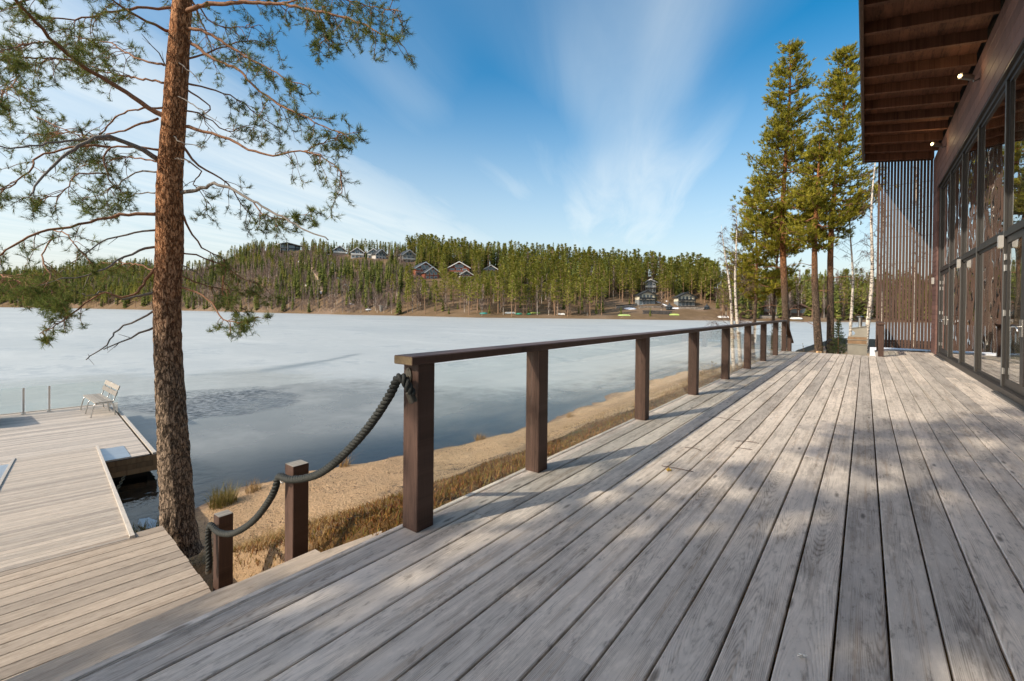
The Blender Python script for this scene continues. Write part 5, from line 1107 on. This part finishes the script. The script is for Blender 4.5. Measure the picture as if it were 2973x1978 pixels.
def wall_strip(name, px0, py0, px1, py1, h, label, matk='stone', th=.8):
    a, _ = hill_at(px0, py0); b, _ = hill_at(px1, py1); d = (b - a).normalized(); nrm = Vector((-d.y, d.x, 0)); o = thing(name, label, 'wall', tuple(a)); mb = MB(); L = (b - a).length; n = max(3, int(L / .8))
    # rough stones laid in courses
    for r in range(max(1, int(h / .55))):
        for k in range(n):
            u0 = (k + (.5 if r % 2 else 0)) * L / n; c = a + d * u0 + Vector((0, 0, r * .55 + .2)); c.z = a.z + (b.z - a.z) * min(1, u0 / L) + r * .55 + .15
            s = L / n * .5 * rnd.uniform(.82, 1.0); hh = .27 * rnd.uniform(.8, 1.05)
            pts = [c + d * (q[0] * s * rnd.uniform(.75, 1)) + nrm * (q[1] * th * .5 * rnd.uniform(.7, 1)) + Vector((0, 0, q[2] * hh * rnd.uniform(.8, 1))) for q in ((-1, -1, -1), (1, -1, -1), (-1, 1, -1), (1, 1, -1), (-1, -1, 1), (1, -1, 1), (-1, 1, 1), (1, 1, 1))]
            mb.add(pts, [(0, 2, 3, 1), (4, 5, 7, 6), (0, 1, 5, 4), (2, 6, 7, 3), (0, 4, 6, 2), (1, 3, 7, 5)])
    s_ = mb.build('stones', HM[matk], o); s_['kind'] = 'stuff'
    m2 = MB(); m2.add([a + nrm * .1 - Vector((0, 0, 1)), b + nrm * .1 - Vector((0, 0, 1)), b + nrm * .1 + Vector((0, 0, h * .9)), a + nrm * .1 + Vector((0, 0, h * .9)), a + nrm * .3 - Vector((0, 0, 1)), b + nrm * .3 - Vector((0, 0, 1)), b + nrm * .3 + Vector((0, 0, h * .9)), a + nrm * .3 + Vector((0, 0, h * .9))], [(0, 1, 2, 3), (7, 6, 5, 4), (3, 2, 6, 7), (0, 4, 5, 1)]); m2.build('core', HM['dark'], o)
HM['darkstone'] = simple('dark_stone', (.11, .10, .095), .95, 0, .6, 1.5, .6)
wall_strip('stone_wall', 1868, 912, 1950, 914, 1.7, 'dark dry stone wall near the far shore below the left pale house', 'darkstone')
wall_strip('stone_wall', 1856, 896, 1932, 895, 1.3, 'light stone bank directly under the left pale house'); wall_strip('stone_wall', 1972, 898, 2045, 900, 1.5, 'light stone bank directly under the right pale house'); wall_strip('stone_wall', 1790, 896, 1850, 890, 1.5, 'light stone bank left of the pale houses')
wall_strip('stone_wall', 2195, 925, 2262, 926, 1.4, 'stone bank at the far shore seen between the slender pines')
# snow left on the far slopes
def snow(px, py, w, h, label, sk=0.):
    pts = []; n = 16
    for k in range(n):
        a = 6.283 * k / n; ru = rnd.uniform(.7, 1.1); p, t = hill_at(px + math.cos(a) * w * ru + sk * math.sin(a) * h, py + math.sin(a) * h * ru); pts.append(p + Vector((0, 0, .12)))
    c = sum(pts, Vector()) / n; mb = MB(); mb.add(pts + [c + Vector((0, 0, .15))] + [p - Vector((0, 0, .9)) for p in pts], [(i, (i + 1) % n, n) for i in range(n)] + [(i, i + n + 1, (i + 1) % n + n + 1, (i + 1) % n) for i in range(n)])
    tag(mb.build('snow_patch', bpy.data.materials['old_snow'], smooth=True), label, 'snow', 'old snow on the far slope')
for a in ((1925, 884, 4.5, 9, 'long diagonal snow strip between the two pale houses', 2.2), (1965, 896, 17, 2.2, 'flat snow strip right of the pointed gazebo'), (1830, 897, 18, 3.0, 'wide snow strip on the lawn left of the pale houses', .8), (1936, 875, 5, 2.2, 'small snow spot beside the diagonal snow strip'), (868, 760, 5, 2.5, 'snow streaks below the black modern house'), (872, 845, 0, 0, ''), (931, 846, 4, 9, 'narrow snow tongue at the foot of the sandy path'), (908, 826, 6, 4, 'snow patch beside the lower sandy path'), (890, 828, 5, 3, 'snow patch left of the lower sandy path'), (1073, 824, 12, 4, 'largest snow patch on the slope below the pair of chalets'), (1062, 810, 6, 2, 'thin snow streak above the largest snow patch'), (1020, 884, 9, 3, 'snow patch near the far shore left of the grey shed')):
    if a[4]: snow(*a)
# sandy path down the hill
pth = [(892, 746), (908, 770), (902, 785), (915, 800), (922, 812), (918, 822), (930, 832), (935, 848)]; mb = MB(); prev = None
for i, (x, y) in enumerate(pth):
    w = 3.5 + 2.0 * math.sin(i * 2); a = hill_at(x - w, y)[0] + Vector((0, 0, .25)); b = hill_at(x + w, y)[0] + Vector((0, 0, .25)); mb.v += [tuple(a), tuple(b)]
    if i: k = 2 * i; mb.f.append((k - 2, k - 1, k + 1, k)); mb.mi.append(0)
tag(mb.build('hill_path', simple('pale_sandy_path', (.40, .29, .19), .95, 0, .4, .6)), 'pale sandy path winding down the far hill', 'path', kind='structure')
# street lamps on the hill
def street_lamp(px, ytop, ybot, label):
    p, t = hill_at(px + 3, ybot); d = (p - Vector((0, 0, EYE))).dot(fw); H = (ybot - ytop) / FPX * d; o = thing('street_lamp', label, 'street lamp', tuple(p), 'street lamps on the hill path')
    MB().tube([p, p + Vector((0, 0, H * .93))], [.16, .11], 6).build('pole', M['alu'], o); q = p + Vector((0, 0, H * .93)); MB().tube([q, q - rt0 * 1.6 + Vector((0, 0, .8))], .10, 5).build('arm', M['alu'], o)
    e = q - rt0 * 1.6 + Vector((0, 0, .8)); MB().tube([e + rt0 * .3, e - rt0 * .7 + Vector((0, 0, .1))], [.22, .2], 6).build('lamp_head', M['alu'], o)
street_lamp(957, 740, 782, 'street lamp second from the top of the hill path'); street_lamp(968, 765, 808, 'third street lamp down the hill path'); street_lamp(986, 811, 846, 'fourth street lamp down the hill path'); street_lamp(1009, 831, 862, 'lowest street lamp on the hill path'); street_lamp(942, 726, 760, 'topmost street lamp on the hill path')
# shed by the shore
p, t = hill_at(1113, 902); sh_ = thing('shed', 'small grey plank shed at the far shore', 'shed', (p.x, p.y, p.z - .2), None, -math.atan2(p.x, p.y) + .3, absolute=False)
MB().prism([(-1.3, -.3), (1.3, -.3), (1.3, 2.1), (-1.3, 2.6)], 0, 2.4, 'y').build('wall', HM['grey'], sh_); MB().prism([(-1.6, 2.62), (1.6, 2.0), (1.6, 2.14), (-1.6, 2.76)], -.4, 2.7, 'y').build('roof', HM['concrete'], sh_); MB().box(-.4, .5, -.04, -.004, -.1, 1.7).build('door', HM['timber'], sh_)
# boats
def boat(px, py, L, rz, colr, label, flip=True):
    p, t = hill_at(px, py); o = thing('rowing_boat', label, 'boat', (p.x, p.y, p.z + .05), 'boats pulled up on the far shore', -math.atan2(p.x, p.y) + rz, absolute=False); mb = MB(); n = 9; m = 7
    for i in range(n):
        u = i / (n - 1); x = (u - .5) * L; w = .75 * math.sin(math.pi * min(1, .12 + u * .95)) ** .6; hh = .62 * (.7 + .3 * math.sin(math.pi * u))
        for j in range(m):
            a = math.pi * j / (m - 1); mb.v.append((x, -math.cos(a) * w, math.sin(a) ** .7 * hh if flip else .62 - math.sin(a) ** .7 * hh))
    for i in range(n - 1):
        for j in range(m - 1): mb.f.append((i * m + j, i * m + j + 1, (i + 1) * m + j + 1, (i + 1) * m + j)); mb.mi.append(0)
    mb.f.append(tuple(range(m))); mb.f.append(tuple((n - 1) * m + j for j in range(m - 1, -1, -1))); mb.mi += [0, 0]
    k = 'boat_%.2f_%.2f' % colr[:2]; mt = bpy.data.materials.get(k) or simple(k, colr, .45); mb.build('hull', mt, o, smooth=True); MB().box(-L * .42, L * .42, -.03, .03, .60, .68).build('keel', mt, o)
for a in ((1404, 913, 3.4, .3, (.10, .42, .34), 'teal upturned boat, leftmost of the boats on the far shore'), (1481, 912, 4.6, .1, (.62, .64, .62), 'long white upturned boat on the far shore'), (1507, 914, 3.2, .5, (.08, .38, .24), 'green upturned boat right of the long white one'), (1536, 914, 2.8, .9, (.10, .40, .20), 'small green boat touching a lime one'), (1553, 912, 4.6, .05, (.38, .43, .10), 'lime green upturned boat under the pines'), (1629, 915, 3.6, -.4, (.74, .74, .72), 'bright white upturned boat under the pines'), (1812, 918, 5.0, -.2, (.34, .45, .16), 'pale green upturned boat on open shore left of the pale houses'), (1958, 917, 4.2, -.4, (.34, .44, .12), 'yellow green boat below the pointed gazebo'), (2100, 923, 4.6, -.5, (.78, .78, .76), 'white boat on the shore left of the twin birch'), (1071, 903, 3.4, .2, (.72, .72, .70), 'white upturned boat left of the grey shed'), (2312, 928, 4.5, -.3, (.7, .72, .72), 'white boat on the shore between the pines')):
    boat(*a)

# ---------------------------------------------------------------- the far forest
def tri_soup(): return dict(V=[], S=[], M=[])
def add_tri(s, a, b, c, sh, mi): s['V'] += [a, b, c]; s['S'] += [sh] * 3; s['M'].append(mi)
def far_tree(kind, seed):
    rs = random.Random(seed); s = tri_soup(); U = rs.uniform
    if kind == 'pine':
        H = 1.0; cb = U(.32, .48); r = .013
        for k in range(4):
            a = k * 1.571; b = a + 1.571; p, q = (math.cos(a) * r, math.sin(a) * r), (math.cos(b) * r, math.sin(b) * r)
            add_tri(s, (p[0], p[1], -.05), (q[0], q[1], -.05), (q[0] * .5, q[1] * .5, .9), .5, 1); add_tri(s, (p[0], p[1], -.05), (q[0] * .5, q[1] * .5, .9), (p[0] * .5, p[1] * .5, .9), .5, 1)
        for k in range(150):
            u = U(0, 1) ** .85; z = cb + (1 - cb) * u; R_ = .165 * (1 - u) ** .85 * min(1, .5 + 4 * u) + .008; a = U(0, 6.283); rr = R_ * math.sqrt(U(.1, 1)); c = Vector((math.cos(a) * rr, math.sin(a) * rr, z)); sz = U(.03, .062)
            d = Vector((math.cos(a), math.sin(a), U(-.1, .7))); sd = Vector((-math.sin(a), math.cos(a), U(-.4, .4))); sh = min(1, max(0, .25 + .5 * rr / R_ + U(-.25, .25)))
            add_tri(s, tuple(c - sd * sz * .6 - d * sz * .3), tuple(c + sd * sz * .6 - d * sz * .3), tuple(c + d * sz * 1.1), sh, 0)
    elif kind == 'spruce':
        for k in range(3): a = k * 2.09; add_tri(s, (math.cos(a) * .014, math.sin(a) * .014, -.05), (math.cos(a + 2.09) * .014, math.sin(a + 2.09) * .014, -.05), (0, 0, .6), .4, 1)
        z = .07
        while z < .985:
            R_ = .155 * (1 - z) ** .8 + .012; n = 9
            for k in range(n):
                a = U(0, 6.283); L = R_ * U(.7, 1.2); t = Vector((math.cos(a) * L, math.sin(a) * L, z - L * .32)); sd = Vector((-math.sin(a), math.cos(a), 0)) * (L * .42 + .008); m = Vector((math.cos(a), math.sin(a), 0)) * L * .25 + Vector((0, 0, z + .03)); add_tri(s, tuple(m - sd), tuple(m + sd), tuple(t), U(0, 1), 0)
            z += .052
        add_tri(s, (-.012, 0, .93), (.012, 0, .93), (0, 0, 1.03), .5, 0)
    else:
        for k in range(3): a = k * 2.09; add_tri(s, (math.cos(a) * .011, math.sin(a) * .011, -.05), (math.cos(a + 2.09) * .011, math.sin(a + 2.09) * .011, -.05), (0, 0, .85), .5, 1)
        for k in range(120):
            z = U(.12, .92); a = U(0, 6.283); L = .26 * (1.1 - z) * U(.5, 1.1); d = Vector((math.cos(a), math.sin(a), U(.7, 1.7))).normalized(); b = Vector((0, 0, z)) + d * L * U(0, .5); sd = Vector((-math.sin(a), math.cos(a), 0)) * .0085; add_tri(s, tuple(b - sd), tuple(b + sd), tuple(b + d * L), U(0, 1), 0)
    return np.array([tuple(v) for v in s['V']], np.float32), np.array(s['S'], np.float32), np.array(s['M'])
KM = dict(pine=('fpine', 'ftrunk'), spruce=('fspruce', 'ftrunk'), birch=('fbirch', 'fbtrunk')); VAR = {}; VME = {}
for kd in KM:
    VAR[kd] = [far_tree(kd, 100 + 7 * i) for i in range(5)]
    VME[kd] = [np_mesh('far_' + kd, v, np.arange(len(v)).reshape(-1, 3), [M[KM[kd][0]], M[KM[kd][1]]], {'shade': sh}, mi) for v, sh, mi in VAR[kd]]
rf = random.Random(77); TREES = []
def free(px, t, r0):
    for cx, ct, w, py in CLEAR:
        hw = (w * .5 + 2.5) / r0 * FPX
        if abs(px - cx) < hw * .95 and ct - 7 < t < ct + 12: return False
    if t < 95 and abs(px - np.interp(t, [20, 60, 95], [934, 918, 900])) < 7: return False
    return True
t = 3.0
while t < 185:
    px = -420.0
    while px < 3300:
        r0 = float(np.interp(px, S_PX, S_R)) + t; sp_ = np.interp(px, [0, 430, 600, 1150, 1300, 2000, 2150], [7.0, 5.2, 3.1, 3.1, 4.5, 4.5, 4.2]) * (1.0 if t > 10 else 1.1); x = px + rf.uniform(-.45, .45) * sp_ / r0 * FPX; tt = t + rf.uniform(-2.6, 2.6); px += sp_ / r0 * FPX * .95
        Rr = float(np.interp(x, D_PX, D_R))
        if tt > Rr + 12 or tt < 1.5: continue
        if not free(x, tt, r0): continue
        u = rf.random(); v = float(vnoise(x * .012, tt * .03, 1, 3)); ridge = tt > Rr - 22
        if x < 470:
            if tt < 10 and u < .5: continue
            kd = 'birch' if u < .22 else ('spruce' if u < .62 else 'pine'); H = rf.uniform(10, 17)
        elif x < 1180:
            if ridge:
                if u < (.55 if x < 700 else .25): continue
                kd = 'spruce' if u < .6 else 'pine'; H = rf.uniform(6.5, 12)
            elif tt < 18:
                if u < .22: continue
                kd = 'birch' if u < .72 else 'spruce'; H = rf.uniform(6, 13)
            else:
                if u < .08: continue
                kd = 'birch' if u < .08 + .80 * v else ('spruce' if u < .93 else 'pine'); H = rf.choice((rf.uniform(3, 6), rf.uniform(6, 9), rf.uniform(8, 13))) if kd == 'spruce' else rf.uniform(5, 12)
        elif x < 2085:
            if 1755 < x < 2070 and tt < 42:
                if u < .88: continue
                kd = 'birch' if u < .94 else 'spruce'; H = rf.uniform(7, 12) if kd == 'birch' else rf.uniform(2, 5)
            elif tt < 50:
                if u < .12: continue
                kd = 'birch' if u < .26 else ('spruce' if u < .40 else 'pine'); H = rf.uniform(12, 18) if kd == 'pine' else (rf.uniform(9, 15) if kd == 'birch' else rf.uniform(2.5, 7))
            else: kd = 'pine' if u < .72 else ('spruce' if u < .93 else 'birch'); H = rf.uniform(12, 18.5)
        else: kd = 'birch' if u < .30 else ('spruce' if u < .62 else 'pine'); H = rf.uniform(9, 15)
        hid = False
        for cx, ct, w, py in CLEAR:
            if tt < ct and abs(x - cx) < (w * .5 + 1.0) / r0 * FPX:
                b_ = hill(x, tt); H2 = H
                while H2 > 2.5 and project((b_.x, b_.y, b_.z + H2))[1] < py + (1 if cx < 1300 or cx > 1800 else -12): H2 -= .7
                if H2 < H:
                    if H2 <= 2.6 or kd == 'pine' and H2 < 8: hid = True
                    H = H2
        if not hid: TREES.append((kd, x, tt, H, r0))
    t += 4.6
LABT = dict(pine=['pine in the forest on the far hillside', 'tall bare trunked pine in the front row on the far shore'], spruce=['dark green spruce on the far hillside', 'small spruce near the far shore'], birch=['bare brown birch on the far hillside', 'bare white trunked birch near the far shore'])
for kd in KM:
    L = [q for q in TREES if q[0] == kd]; inv = [q for q in L if -20 < q[1] < 2700]; inv.sort(key=lambda q: -q[3] / q[4] * (1.25 if q[2] < 30 else 1)); big = inv[:290]; ids = set(id(q) for q in big); rest = [q for q in L if id(q) not in ids]
    for q in big:
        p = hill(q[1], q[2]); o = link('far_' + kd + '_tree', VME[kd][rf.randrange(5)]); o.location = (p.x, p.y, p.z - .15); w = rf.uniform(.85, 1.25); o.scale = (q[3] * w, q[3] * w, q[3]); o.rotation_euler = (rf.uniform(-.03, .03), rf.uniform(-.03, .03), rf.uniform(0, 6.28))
        fr = q[2] < 22; tag(o, LABT[kd][1 if fr else 0], 'tree', ('front row ' if fr else 'hillside ') + kd + ' trees across the lake')
    VV, SS, MM = [], [], []
    for q in rest:
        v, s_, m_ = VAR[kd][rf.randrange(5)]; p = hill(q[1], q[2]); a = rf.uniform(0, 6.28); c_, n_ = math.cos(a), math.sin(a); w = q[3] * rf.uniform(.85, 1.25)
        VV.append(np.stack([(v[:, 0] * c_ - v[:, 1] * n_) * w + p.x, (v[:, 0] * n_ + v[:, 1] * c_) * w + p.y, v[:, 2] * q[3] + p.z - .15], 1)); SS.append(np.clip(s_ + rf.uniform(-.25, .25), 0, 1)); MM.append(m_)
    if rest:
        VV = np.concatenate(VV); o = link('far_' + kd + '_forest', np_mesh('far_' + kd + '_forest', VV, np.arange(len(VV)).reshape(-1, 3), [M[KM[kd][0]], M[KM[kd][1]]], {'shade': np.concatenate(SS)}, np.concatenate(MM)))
        tag(o, dict(pine='dense mass of pines covering the far hill', spruce='mass of spruces mixed into the far forest', birch='brown haze of bare birches on the far slopes')[kd], 'forest', kind='stuff')
    print(kd, len(L), len(rest))
# leafless brushwood on the hill under the chalets
VV, SS = [], []
for k in range(8000):
    x = rf.uniform(430, 1230); tt = rf.uniform(3, 165); Rr = float(np.interp(x, D_PX, D_R))
    if tt > Rr - 4 or float(vnoise(x * .03, tt * .07, 1, 8)) < .33: continue
    if not free(x, tt, float(np.interp(x, S_PX, S_R)) + tt): continue
    p = hill(x, tt); h = rf.uniform(1.2, 3.6); n = 9
    for j in range(n):
        a = rf.uniform(0, 6.283); d = Vector((math.cos(a) * .55, math.sin(a) * .55, 1)) * h * rf.uniform(.6, 1.1); b = p + Vector((rf.uniform(-1.6, 1.6), rf.uniform(-1.6, 1.6), -.1)); s_ = rt0 * .07; VV += [tuple(b - s_), tuple(b + s_), tuple(b + d)]; SS += [rf.random()] * 3
VV = np.array(VV, np.float32); tag(link('brushwood', np_mesh('brushwood', VV, np.arange(len(VV)).reshape(-1, 3), M['fbirch'], {'shade': np.array(SS)})), 'leafless brown brushwood covering the hill below the chalets', 'brushwood', kind='stuff')
# tidy helper properties
for o in bpy.data.objects:
    if '_o' in o: del o['_o']
